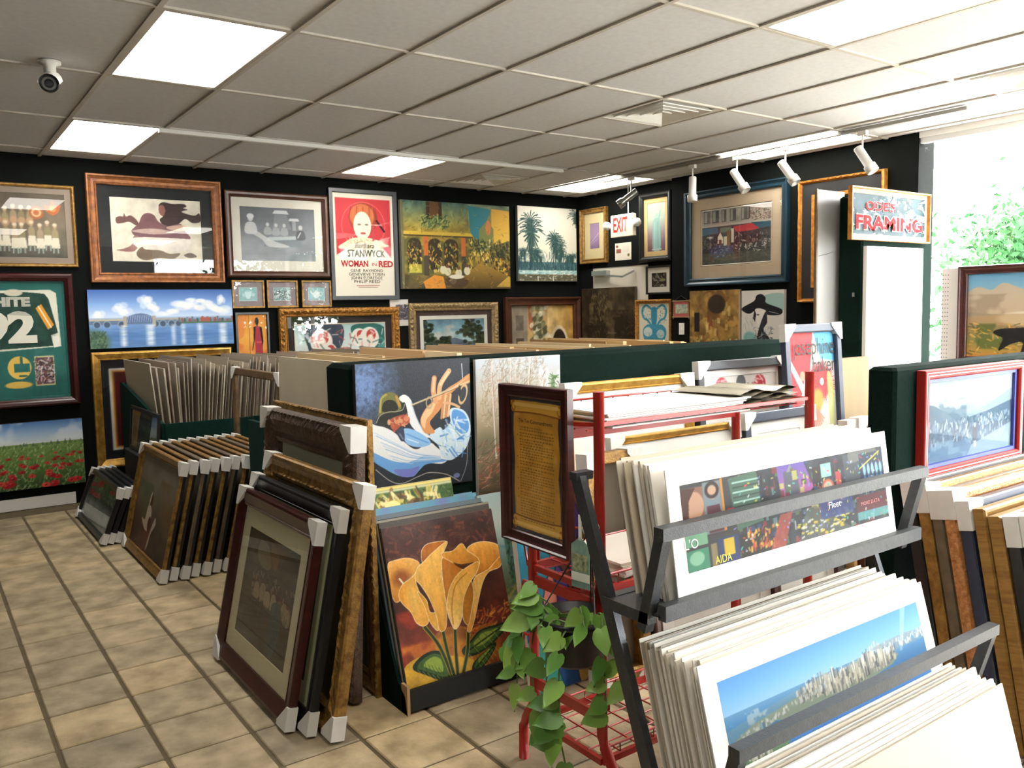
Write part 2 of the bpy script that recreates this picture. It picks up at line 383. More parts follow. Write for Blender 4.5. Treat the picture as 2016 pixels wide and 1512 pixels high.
def ring_mesh(w, h, b, y0, y1, z0=0.0):
    """flat mat board with a bevelled window; w x h, border b (or l,r,bottom,top)"""
    l, r, bo, t = b if isinstance(b, tuple) else (b, b, b, b)
    o = [(-w / 2, z0), (w / 2, z0), (w / 2, z0 + h), (-w / 2, z0 + h)]; i = [(-w / 2 + l, z0 + bo), (w / 2 - r, z0 + bo), (w / 2 - r, z0 + h - t), (-w / 2 + l, z0 + h - t)]
    e = .002; k = [(-w / 2 + l + e, z0 + bo + e), (w / 2 - r - e, z0 + bo + e), (w / 2 - r - e, z0 + h - t - e), (-w / 2 + l + e, z0 + h - t - e)]
    P = [(x, y1, z) for x, z in o] + [(x, y1, z) for x, z in i] + [(x, y0, z) for x, z in k]
    F = [(a, (a + 1) % 4, 4 + (a + 1) % 4, 4 + a) for a in range(4)] + [(4 + a, 4 + (a + 1) % 4, 8 + (a + 1) % 4, 8 + a) for a in range(4)]
    m = MB(); m.add(P, F); return m
PROT = {}
def protector(parent, w, h, D, which, L=0.085):
    key = (round(D, 3), round(L, 3))
    for cx, cz in which:
        k = key + (cx, cz)
        if k not in PROT:
            g = .004; tr = [(-g * cx, -g * cz), (-L * cx, -g * cz), (-L * cx, 0.012 * -cz), (-0.012 * cx, -L * cz), (-g * cx, -L * cz)]
            tr = [(g * cx, g * cz), (-L * cx, g * cz), (-L * cx, -0.014 * cz), (-0.014 * cx, -L * cz), (g * cx, -L * cz)]
            me = MB().prism(tr, .004, -D - .005).mesh('corner_protector', M_CARD); fixn(me); PROT[k] = me
        obj('corner_protector', PROT[k], None, parent, (w / 2 * cx, 0, h if cz > 0 else 0))
ALLC = ((-1, 1), (1, 1), (-1, -1), (1, -1))
FRAMES = {}
def framed(name, label, cat, w, h, loc, rotz=0.0, tilt=0.0, style='flat', fw=.04, D=.025, fm='black', art=None, mats=(), glass=False, prot=(), L=.085, group=None, orn=None, seg=1, pm=None, back=True, liner=None, roll=0.0):
    """a framed picture standing on / hung at its bottom centre: frame, mats, print, pane, protectors are its parts"""
    t = thing(name, label, cat, loc, rotz, tilt, group, roll)
    key = (w, h, style, fw, D, fm)
    if key not in FRAMES:
        me = frame_mesh(w, h, prof_of(style, fw, D), orn, seg).mesh('frame', FM[fm]); fixn(me); FRAMES[key] = me
    obj('frame', FRAMES[key], None, t)
    x = fw - .004; W, H = w - 2 * x, h - 2 * x; z = x
    if liner:
        lw, lm = liner; ring_mesh(W, H, lw, -.004, -D * .55, z).build('liner', FM[lm] if isinstance(lm, str) else lm, t); W -= 2 * lw - .004; H -= 2 * lw - .004; z += lw - .002
    y = -.010
    for b, c in mats:
        ring_mesh(W, H, b, y + .002, y, z).build('mat', mat('matboard_' + c, c, .9, var=.02, scale=10), t)
        l, r, bo, to = b if isinstance(b, tuple) else (b,) * 4
        # keep the opening centred for the next layer
        W -= l + r - .006; H -= bo + to - .006; z += bo - .003; y += .002
    if art is not None:
        o = obj('print', art_mesh(art, W, H), pm or PAPER, t, (0, y + .002, z))
    elif back:
        MB().box(-W / 2, W / 2, -.004, -.001, z, z + H).build('backing', M_BEIGE, t)
    if glass:
        MB().box(-(w - 2 * fw) / 2 - .003, (w - 2 * fw) / 2 + .003, -.0135, -.0125, fw - .003, h - fw + .003).build('glass_pane', LOWGLASS if glass == 'low' else GLASS, t)
    if prot: protector(t, w, h, D, prot, L)
    return t
def canvas(name, label, cat, w, h, loc, rotz=0.0, tilt=0.0, d=.035, art=None, edge='c9c0ae', group=None, pm=None, roll=0.0):
    t = thing(name, label, cat, loc, rotz, tilt, group, roll)
    MB().box(-w / 2, w / 2, -d, 0, 0, h).build('stretched_canvas', mat('canvas_edge_' + edge, edge, .85, var=.06, scale=20), t)
    obj('painting', art_mesh(art, w - .002, h - .002), pm or CANVAS, t, (0, -d - .0012, .001)); return t

# ------------------------------------------------------------------ the room
RX0, RX1, RY0, RY1, CZ = -2.7, 5.62, -5.6, 4.0, 2.88
F_ = 0.6096
floor = struct('floor', MB().box(RX0, 5.75, RY0, RY1, -.12, -.006), M_GROUT)
T = 0.3048; fx0, fy0 = -.3238, -.8484
tile_me = MB().bevbox(.008, T - .008, .0055, T - .0055, -.008, 0, .004).mesh('tile', M_FLOOR)
far = MB(); cells = []
for i in range(-8, 21):
    for j in range(-16, 17):
        x, y = fx0 + i * T, fy0 + j * T
        if x < RX0 or x + T > 5.75 or y < RY0 or y + T > RY1: continue
        d = math.hypot(x - CAM_POS[0], y - CAM_POS[1])
        vis = (x < .75 and x > -1.1 + .0 * y and y > -2.6) or (x < 1.45 and -2.5 < y < -1.0 and x > -.4)
        cells.append((0 if vis else 1, d, x, y))
cells.sort()
for n, (v, d, x, y) in enumerate(cells):
    if v == 0 and n < 290:
        obj('tile', tile_me, None, floor, (x, y, 0))
    else: far.bevbox(x + .008, x + T - .008, y + .0055, y + T - .0055, -.008, 0, .004)
o = far.build('tiles', M_FLOOR2, floor); o['kind'] = 'stuff'

struct('wall_back', MB().box(RX0 - .1, 5.85, RY1, RY1 + .12, -.12, CZ + .2), M_WALL)
struct('wall_left', MB().box(RX0 - .12, RX0, RY0, RY1, -.12, CZ + .2), M_WALL)
struct('wall_right', MB().box(RX1, 5.85, -.27, 2.38, -.12, CZ + .2).box(5.70, 5.85, 2.38, RY1, -.12, CZ + .2), M_WALL)
# storefront glazing on the right and at the front
def storefront(name, a, b, axis, pos, z0, z1, n, sgn):
    w = MB()
    B = lambda u0, u1, p0, p1, q0, q1: w.box(u0, u1, p0, p1, q0, q1) if axis == 'x' else w.box(p0, p1, u0, u1, q0, q1)
    p0, p1 = (pos, pos + sgn * .12); p0, p1 = min(p0, p1), max(p0, p1)
    B(a, b, p0, p1, -.12, z0); B(a, b, p0, p1, z1, CZ + .2)
    st = struct(name, w, M_WHITE)
    f = MB(); w = f
    for k in range(n + (0 if axis == 'y' else 1)):
        u = a + (b - a) * k / n; u0, u1 = max(a, u - .03), min(b, u + .03); B(u0, u1, pos + sgn * .05 - .03, pos + sgn * .05 + .03, z0, z1)
    B(a, b, pos + sgn * .05 - .031, pos + sgn * .05 + .031, z0, z0 + .05); B(a, b, pos + sgn * .05 - .031, pos + sgn * .05 + .031, z1 - .04, z1)
    return st, f
st, f = storefront('wall_right_storefront', -5.6, -.27, 'y', RX1, .45, 2.84, 4, 1)
w1 = struct('window_1', f, mat('window_alloy', 'd6d6d2', .4, .3))
for k in range(4):
    u0 = -5.6 + 5.33 * k / 4; MB().box(RX1 + .046, RX1 + .052, u0 + .02, u0 + 1.31, .48, 2.82).build('pane', WGLASS, w1)
st, f = storefront('wall_front', 3.0, 5.74, 'x', RY0, .45, 2.72, 2, -1)
w2 = struct('window_2', f, MATS['window_alloy'])
for k in range(2):
    u0 = 3.0 + 2.74 * k / 2; MB().box(u0 + .02, u0 + 1.35, RY0 - .052, RY0 - .046, .48, 2.70).build('pane', WGLASS, w2)
struct('wall_front_left', MB().box(RX0 - .12, 3.0, RY0 - .12, RY0, -.12, CZ + .2), M_WALL)
struct('baseboard_back', MB().box(RX0, .10, RY1 - .018, RY1, 0, .095), M_WHITE)
# door in the right wall
d1 = struct('door_1', MB().box(5.69, 5.70, 2.80, 3.72, 0, 2.02), mat('door_paint', 'c6c0b2', .5, var=.04, scale=3))
MB().box(5.684, 5.70, 2.74, 2.80, 0, 2.08).box(5.684, 5.70, 3.72, 3.78, 0, 2.08).box(5.684, 5.70, 2.74, 3.78, 2.02, 2.08).build('door_frame', M_WALL, d1)
c = MB().box(5.63, 5.69, 3.42, 3.68, 1.93, 1.985); c.bar((5.63, 3.45, 1.93), (5.60, 3.12, 1.90), .02); c.bar((5.60, 3.12, 1.90), (5.67, 3.0, 1.96), .02); c.build('door_closer', M_CHROME, d1)

# ceiling: slab, tees and lay-in tiles
ceil = struct('ceiling', MB().box(RX0 - .1, 5.85, RY0 - .1, RY1 + .1, CZ + .05, CZ + .2), M_WHITE)
LIGHTS = [(0, 0), (0, 4), (4, 4), (8, 4), (8, 0), (4, -4), (0, -6), (8, -4), (4, -8), (-4, -6)]   # grid column, row (units of two feet, four feet is 2)
lightcells = {(i, k) for i, k in LIGHTS}
VENTS = [(5, 0, 0), (6, 4, 1), (7, -4, 1)]
ventcells = {(i, k): h for i, k, h in VENTS}
tm = {}
def tile(x0, x1, y0, y1):
    x0, x1, y0, y1 = max(x0, RX0), min(x1, 5.70), max(y0, RY0), min(y1, RY1)
    if x1 - x0 < .03 or y1 - y0 < .03: return
    k = (round(x1 - x0, 3), round(y1 - y0, 3))
    if k not in tm: tm[k] = MB().box(.006, k[0] - .006, .006, k[1] - .006, 0, .016).mesh('ceiling_tile', M_TILE)
    obj('ceiling_tile', tm[k], None, ceil, (x0, y0, CZ + .004 + random.Random(int(x0 * 91 + y0 * 57)).uniform(0, .004)))
for i in range(-5, 10):
    for k in range(-10, 8, 2):
        x0, y0 = i * F_, k * F_
        if (i, k) in lightcells: continue
        if (i, k) in ventcells:
            h = ventcells[(i, k)]; tile(x0, x0 + F_, y0 + (F_ if h == 0 else 0), y0 + (2 * F_ if h == 0 else F_)); continue
        tile(x0, x0 + F_, y0, y0 + 2 * F_)
for i in range(-4, 10):
    MB().box(-.012, .012, RY0, RY1, -.006, .006).build('main_tee', M_TBAR, ceil, (i * F_, 0, CZ))
for k in range(-8, 8, 2):
    MB().box(RX0, 5.70, -.012, .012, -.005, .006).build('cross_tee', M_TBAR, ceil, (0, k * F_, CZ))
for i, k, h in VENTS: MB().box(i * F_, (i + 1) * F_, -.012, .012, -.005, .006).build('cross_tee', M_TBAR, ceil, (0, (k + 1) * F_, CZ))
E_LAMP = emat('troffer_diffuser', 'fffaf1', LAMP_STRENGTH)
wherel = ['large bright ceiling troffer nearest the security camera', 'ceiling troffer above the parade and flowing woman pictures, near the back wall', 'ceiling troffer above the red film poster, behind the white ceiling rail',
          'ceiling troffer in the far corner above the exit sign', 'ceiling troffer behind the spotlights along the right wall', 'ceiling troffer cut by the top edge at the right', 'ceiling troffer behind the viewer, above the aisle', 'ceiling troffer by the shop window on the right',
          'ceiling troffer behind the viewer near the front window', 'ceiling troffer behind the viewer at the left']
for (i, k), wl in zip(LIGHTS, wherel):
    t = thing('ceiling_light', wl, 'ceiling light', (i * F_, k * F_, CZ), group='troffers in the ceiling grid')
    ring_mesh(F_ - .02, 2 * F_ - .02, .022, 0, -.004).build('trim_frame', M_TBAR, t, (F_ / 2, F_ * 2 - .01, 0), (PI / 2, 0, 0))
    o = MB().box(.03, F_ - .03, .03, 2 * F_ - .03, .004, .012).build('diffuser', E_LAMP, t)
wherev = ['square louvred ceiling vent in front of the spotlights', 'small dim ceiling vent above the street cafe canvas', 'ceiling vent at the right edge by the window']
for n, (i, k, h) in enumerate(VENTS):
    t = thing('ceiling_vent', wherev[n], 'vent', (i * F_ + F_ / 2, (k + .5 + h) * F_, CZ), group='ceiling vents')
    m = MB().box(-.28, .28, -.28, .28, .10, .11); m.build('plenum', M_BLACKP, t)
    for q, (a, b, z0, z1) in enumerate(((.300, .262, -.004, .012), (.236, .196, -.006, .035), (.172, .132, -.006, .035), (.108, .068, -.006, .035), (.046, .004, -.006, .03))):
        mm = MB(); P = []
        for r, z in ((a, z0), (b, z1), (b, z1 + .006), (a, z0 + .006)): P += [(-r, -r, z), (r, -r, z), (r, r, z), (-r, r, z)]
        F = [(L * 4 + e, L * 4 + (e + 1) % 4, ((L + 1) % 4) * 4 + (e + 1) % 4, ((L + 1) % 4) * 4 + e) for L in range(4) for e in range(4)]
        mm.add(P, F); me = mm.build('louvre', M_WHITE, t).data; fixn(me)
# outdoors
struct('ground', MB().box(-40, 70, -60, 50, -.35, -.25), mat('pale_concrete', 'c4c1ba', .9, var=.1, scale=1))
# ------------------------------------------------------------------ the pictures
def a_parade():
    a = Art(1.25, 110, '6d6253', 3); a.grad(['5e5548', '7a6d5c', '57554c']); a.mottle(.08, 6)
    r = a.rng
    for row, y in ((0, .38), (1, .62)):
        for k in range(11):
            x = .06 + k * .082 + r.uniform(-.01, .01); yy = y + r.uniform(-.03, .03); c = ['8b8260', '9a8d6a', 'a08f74'][k % 3]
            if row == 0 and k > 7: continue
            a.ell(x, yy, .034, .10, c); a.ell(x, yy - .13, .018, .035, 'b59a78'); a.ell(x, yy - .155, .022, .026, 'd6c8ae')
            if row: a.poly([(x - .035, yy + .05), (x + .035, yy + .05), (x + .045, yy + .21), (x - .045, yy + .21)], 'd8d0bc'); a.line([(x - .02, yy + .2), (x - .025, yy + .28)], .012, '9fb0a8'); a.line([(x + .02, yy + .2), (x + .022, yy + .28)], .012, '9fb0a8')
            else: a.ell(x, yy + .06, .04, .06, 'c59a78', .7)
    a.ell(.70, .30, .075, .10, 'a8633f'); a.ell(.70, .30, .05, .065, 'd8b58a'); a.ell(.70, .30, .03, .04, 'b06a44')
    a.poly([(.80, .28), (.78, .16), (.83, .20), (.87, .10), (.90, .19), (.96, .16), (.93, .28), (.87, .34)], 'b0633a'); a.ell(.87, .23, .035, .05, 'd0a060', .7); return a
def a_jersey():
    a = Art(.75, 150, '2b6a63', 4); a.mottle(.05, 4); f = lambda p: [(.45 + .55 * x, y) for x, y in p]
    a.poly(f([(-.82, .07), (.74, .06), (.86, .09), (.90, .56), (-.82, .60)]), 'd9d8c6'); a.poly(f([(-.82, .10), (-.1, .085), (.0, .10), (.14, .075), (.62, .095), (.70, .14), (.85, .44), (.70, .46), (.74, .555), (-.82, .58)]), '25453b')
    m = a.polym(f([(-.82, .10), (.62, .095), (.85, .44), (.74, .555), (-.82, .58)])); a.mottle(.12, 12, mask=m); a.ell(.45 + .55 * .0, .085, .10, .03, 'cfc8b4')
    a.poly(f([(.42, .22), (.54, .185), (.78, .37), (.65, .41)]), 'd9952e'); a.line(f([(.48, .205), (.715, .39)]), .014, 'efe6cf'); a.poly(f([(.73, .47), (.86, .47), (.87, .56), (.75, .57)]), 'e8e6da')
    a.ell(.45 + .55 * .02, .735, .13, .10, 'dcb657'); a.rect(.40, .70, .575, .775, '2b6a63'); a.rect(.47, .64, .50, .72, '2b6a63'); a.rect(.45, .80, .54, .815, '2b6a63'); a.ell(.44, .885, .15, .03, 'dcb657')
    a.rect(.63, .64, .85, .90, 'd9cf96'); a.rect(.64, .652, .84, .888, '5b4450'); a.dabs((.645, .66, .835, .88), 150, ['c9c3c4', '3a2a3a', '8a5050', 'dcd8d6', '6a5a40'], .04, .014, 0, 1); return a
def a_poppies():
    a = Art(1.45, 170, '6a8a4a', 5); a.grad(['4f78b4', '9fbede', 'dfe6e6'], 0, .34); a.patch('e8eef0', .5, 5, 3, .15, .6, (0, 0, 1, .3)); a.grad(['7d9a54', '5c7c3c', '34492a'], .32, 1)
    for k in range(26): x = k / 25 + a.rng.uniform(-.02, .02); hgt = a.rng.uniform(.02, .09); a.poly([(x - .016, .36), (x, .36 - hgt), (x + .016, .36)], '4f6a50', .8)
    a.dabs((0, .36, 1, 1), 900, ['7fa25a', '4d6d35', '93b36a', '3a5a30', 'c8d4a8'], .028, .006, -1.3, .5, .7)
    for k in range(70):
        y = .48 + .5 * a.rng.random() ** 1.1; x = a.rng.random(); r = .012 + .04 * (y - .45); c = ['c02a2a', 'a51f25', 'd6453c'][k % 3]
        a.ell(x, y, r * 1.25, r * 1.2, c, .95); a.ell(x, y, r * .35, r * .35, '5a1518', .8); a.ell(x - r * .4, y - r * .5, r * .4, r * .3, 'e0706a', .6)
    return a
def a_flow():
    a = Art(1.36, 190, 'd8d2c0', 6); a.mottle(.02, 3)
    d = '55413f'
    a.poly([(.54, .20), (.53, .10), (.58, .05), (.68, .07), (.80, .06), (.84, .10), (.80, .13), (.85, .15), (.78, .19), (.92, .24), (.98, .20), (.99, .33), (.90, .36), (.82, .30), (.76, .36), (.70, .42), (.58, .42), (.53, .33), (.57, .27)], '3f2f30', smooth=True)
    a.poly([(.53, .12), (.575, .10), (.60, .18), (.57, .27), (.53, .22)], '8a5f56', smooth=True)
    a.poly([(.06, .33), (.10, .30), (.14, .30), (.15, .25), (.17, .30), (.22, .28), (.27, .33), (.30, .40), (.27, .43), (.20, .38), (.14, .40), (.07, .41)], '6a4c48', smooth=True)
    a.poly([(.30, .40), (.34, .28), (.40, .23), (.47, .26), (.52, .36), (.62, .42), (.76, .38), (.80, .48), (.86, .62), (.60, .62), (.30, .62), (.22, .53), (.26, .45)], '78555a', smooth=True)
    a.poly([(.22, .52), (.45, .47), (.70, .52), (.46, .56)], 'c9b3a8', .8, smooth=True); a.poly([(.60, .44), (.80, .40), (.86, .47), (.70, .50)], 'd8b79c', .8, smooth=True)
    a.poly([(.24, .60), (.22, .72), (.14, .79), (.05, .82), (.24, .83), (.30, .62)], '8d6a62', smooth=True)
    a.poly([(.25, .62), (.86, .62), (.88, .66), (.80, .80), (.60, .82), (.40, .78), (.28, .78)], 'ded6cc', smooth=True)
    a.poly([(.26, .85), (.32, .76), (.36, .80), (.52, .81), (.62, .86), (.74, .85), (.66, .94), (.50, .93), (.36, .97), (.28, .93)], '7a6a58', smooth=True); a.poly([(.78, .88), (.86, .84), (.93, .90), (.84, .92)], '6a5a50', smooth=True)
    a.mottle(.05, 12); return a
def a_bridge():
    a = Art(2.35, 220, '7f9cc8', 7); a.grad(['3f62a6', '7ea3d6', 'c9d9ec'], 0, .50); 
    for cx, cy, rx, ry in ((.07, .42, .05, .10), (.22, .33, .07, .13), (.38, .22, .06, .14), (.44, .30, .06, .12), (.62, .30, .13, .13), (.80, .28, .10, .12), (.92, .18, .035, .13), (.90, .36, .10, .12), (.53, .40, .1, .08), (.72, .20, .08, .08)): 
        for q in range(7): a.ell(cx + a.rng.uniform(-.6, .6) * rx, cy + a.rng.uniform(-.5, .5) * ry, rx * .42, ry * .42, ['eef0ee', 'dde2e8', 'f6f3ea'][q % 3], .5, soft=.5)
    a.grad(['6f93c4', '4f78ad', '5f86b8'], .60, 1); a.rect(0, .48, 1, .56, '7d95b5', .5); a.rect(0, .53, 1, .60, '46586a', .6)
    a.rect(.0, .505, .24, .535, 'b8ae98'); a.rect(.43, .505, .64, .53, 'a8a294')
    for x in (.05, .115, .21, .44, .49, .55, .60): a.ell(x, .595, .026, .065, '8a99a8', .9); a.ell(x, .60, .02, .05, '3c5068', .9)
    a.poly([(.24, .56), (.25, .47), (.34, .41), (.42, .47), (.43, .56)], '54688f', .85, smooth=True)
    for k in range(12): x = .25 + k * .0155; a.line([(x, .56), (x + .008, .45)], .003, 'aebbd0', .8)
    for x in (.235, .43): a.rect(x - .012, .46, x + .012, .64, 'a59f92')
    for k in range(22): x = .60 + k * .0185; hh = a.rng.uniform(.03, .09); a.rect(x, .57 - hh, x + .014, .58, ['6a6f74', '8a5a50', '4a5a50', '7a8088', '9a4a40'][k % 5])
    a.rect(.76, .50, .83, .58, 'a0584c'); a.rect(.62, .575, 1, .61, '4a6a4a', .9)
    for x, w in ((.22, .035), (.40, .05), (.56, .02), (.63, .02), (.92, .05), (.75, .03)): a.mix(a.rectm(x - w / 2, .61, x + w / 2, .98, .03) * (0.5 + a.fbm(8, 30)), 'dfe3e6', .75)
    a.mottle(.05, 8, 40, a.rectm(0, .6, 1, 1)); a.ell(.03, .9, .1, .22, '4f6a50', .8, soft=.4); a.dabs((0, .72, .10, 1), 120, ['3f5a40', '6a8458', '2f4638'], .02, .006, -1, .8); return a
def a_quilt():
    a = Art(1.2, 100, '1f2126', 8); a.rect(.03, .03, .97, .97, '1a1c22'); a.rect(.065, .09, .935, .91, 'd8d4c8'); a.rect(.085, .11, .915, .89, 'c88a2e'); a.rect(.10, .125, .90, .875, '4a1a1c'); a.rect(.185, .42, .24, .56, '2e6a9a'); a.rect(.185, .70, .24, .78, 'd08a2a')
    a.rect(.30, .42, .75, .60, '2e6a9a'); a.rect(.30, .66, .75, .74, 'd08a2a'); a.dabs((.18, .16, .30, .84), 40, ['6a2a2c', '3a1214'], .05, .006, .8, .2); a.mottle(.08, 8); return a
def a_pool():
    a = Art(1.32, 130, '70747c', 9); a.grad(['64686f', '787d85', '8a929a']); a.mottle(.07, 5)
    a.poly([(.43, .12), (.46, .05), (.62, .05), (.65, .12)], 'c5c9cc'); a.poly([(.42, .4), (.46, .13), (.62, .13), (.68, .4)], '9aa0a6', .45)
    a.poly([(.64, .24), (.66, .19), (.77, .19), (.79, .24)], 'c5c9cc'); a.rect(.69, .24, .74, .42, 'b5babf', .6)
    a.poly([(.34, .55), (.75, .52), (.80, .60), (.82, .72), (.30, .72)], '6d7880', smooth=False); a.poly([(.36, .55), (.74, .52), (.78, .58), (.34, .62)], 'aab4b8')
    for x, y, s in ((.14, .22, 1.2), (.36, .32, .8), (.47, .33, .8), (.58, .33, .8), (.80, .36, 1.0)):
        c = 'c0c3c6' if x < .2 else ('50545c' if x > .7 else '9da2a8'); a.ell(x, y, .028 * s, .045 * s, 'c2c4c6'); a.poly([(x - .06 * s, y + .22 * s), (x - .045 * s, y + .07 * s), (x + .045 * s, y + .07 * s), (x + .06 * s, y + .22 * s)], c, smooth=True)
    a.poly([(.10, .38), (.17, .40), (.40, .60), (.62, .70), (.60, .74), (.36, .72), (.28, .60), (.12, .46)], 'c3c6c8', .8, smooth=True)
    a.line([(.76, .55), (.80, .45)], .012, 'dcdee0'); a.ell(.14, .18, .045, .05, 'd2d4d4'); return a
def a_tea(k):
    a = Art(1.35, 48, '8fb6bb', 20 + k); a.mottle(.05, 4)
    if k == 0: a.poly([(.34, .3), (.66, .3), (.66, .55), (.58, .8), (.42, .8), (.36, .6)], 'c4dadb', smooth=True); a.ell(.26, .55, .08, .12, 'b0d0d2'); a.ell(.76, .55, .09, .12, 'b0d0d2'); a.ell(.5, .3, .16, .05, 'a2c4c8')
    if k == 1: a.grad(['9fbcc2', '5d7478', '7e9a9e']); a.dabs((.05, .2, .95, .85), 90, ['c9d8d8', '4a5c60', '9ab4b6', 'e0e8e6'], .12, .04, -.6, .9)
    if k == 2: a.ell(.5, .55, .2, .26, 'd6e2de'); a.ell(.5, .28, .05, .06, 'd6e2de'); a.line([(.32, .55), (.22, .45), (.17, .3)], .05, 'd0deda'); a.ell(.76, .5, .11, .17, 'cfdcd8', ring=.3); a.rect(.38, .78, .62, .84, 'd0dcd8')
    return a
def a_african():
    a = Art(.78, 80, 'd9963c', 11); a.grad(['d88a34', 'e0a446', 'd5913c']); a.patch('cf6a35', .55, 3, 3, .2, .7); a.rect(.38, 0, .41, 1, '9a6a2a', .8); a.poly([(.0, .0), (.35, .0), (.2, .5), (0, .6)], 'd4783a', .6)
    a.ell(.66, .16, .065, .085, '2a1a1a'); a.rect(.64, .22, .69, .30, '2a1a1a'); a.poly([(.55, .30), (.78, .30), (.82, .55), (.80, 1), (.60, 1), (.57, .6)], 'a02c3a', smooth=True); a.poly([(.54, .29), (.62, .28), (.58, .55), (.5, .8), (.46, .84), (.53, .6)], '2a1a1c'); a.poly([(.74, .28), (.82, .30), (.86, .62), (.82, .74)], '2a1a1c'); a.rect(.62, .62, .80, .66, 'c04a50'); return a
def a_film():
    a = Art(.66, 150, 'd9d3c2', 12); a.rect(.05, .05, .95, .62, 'b5343a'); a.poly([(.05, .62), (.05, .60), (.25, .52), (.80, .52), (.95, .62), (.95, .64), (.05, .64)], 'd9d3c2')
    a.ell(.5, .31, .36, .23, 'd67a6a', .7, ring=.03); a.ell(.50, .24, .24, .15, '8a3a2a'); a.ell(.48, .22, .2, .12, 'b0603a'); 
    for k in range(9): a.line([(.30 + k * .05, .13), (.27 + k * .055, .24)], .01, ['6a2a22', 'c77a4a'][k % 2], .7)
    a.ell(.48, .31, .145, .135, 'd9cdb4'); a.rect(.335, .20, .63, .25, '8a3a2a', .0); a.ell(.43, .30, .03, .010, '7a6a60'); a.ell(.55, .30, .03, .010, '7a6a60'); a.line([(.49, .30), (.50, .35), (.48, .355)], .007, 'b09a84'); a.ell(.49, .385, .045, .012, 'a05048')
    a.poly([(.20, .47), (.36, .43), (.60, .43), (.80, .47), (.90, .52), (.12, .54)], 'cfc5a8', smooth=True); a.dabs((.2, .44, .85, .54), 60, ['b5a884', 'e6dfca', 'a8946a'], .05, .012, .3, .8)
    a.line([(.72, .26), (.84, .36)], .035, '3a1518'); a.line([(.62, .30), (.80, .30)], .02, 'e4d8cc', .5); a.rect(.64, .30, .68, .46, 'a8404a', .8); a.poly([(.80, .52), (.95, .50), (.95, .60)], 'b5343a')
    return a
def a_hatsladies():
    a = Art(1.9, 150, 'c8d6d0', 13); a.grad(['aac8c8', 'd5ddd6', 'c2d2cc']); a.poly([(.12, .05), (.50, .0), (.48, .5), (.2, .8), (.14, .5)], '3c4656', smooth=True); a.poly([(.62, .05), (1, .1), (.98, .9), (.8, .95), (.7, .5)], '2f6a62', smooth=True); a.patch('6aa6a4', .5, 8, 6, .1, .7, (.75, .1, 1, 1))
    for x, y, s in ((.28, .34, 1.2), (.36, .55, .9), (.70, .28, .9), (.82, .30, 1.1)):
        a.ell(x, y, .10 * s, .2 * s, 'e6e2d8'); a.ell(x + .02, y - .06 * s, .05 * s, .1 * s, 'b5433a'); a.ell(x + .01, y + .04, .035 * s, .1 * s, 'e8d8c8')
    a.poly([(.16, .9), (.22, .5), (.36, .45), (.44, .7), (.40, 1), (.16, 1)], 'e4dfd6', smooth=True); a.poly([(.55, .75), (.72, .5), (.86, .5), (.80, 1), (.58, 1)], 'e2ddd4', smooth=True); a.poly([(.46, .5), (.60, .48), (.60, .7), (.50, .74)], 'b07a72', smooth=True)
    a.dabs((.1, .1, 1, 1), 110, ['c04a42', 'e8e4dc', '2f5a58', 'd8a09a', 'f2f0ea'], .06, .014, .4, 1, .6); return a
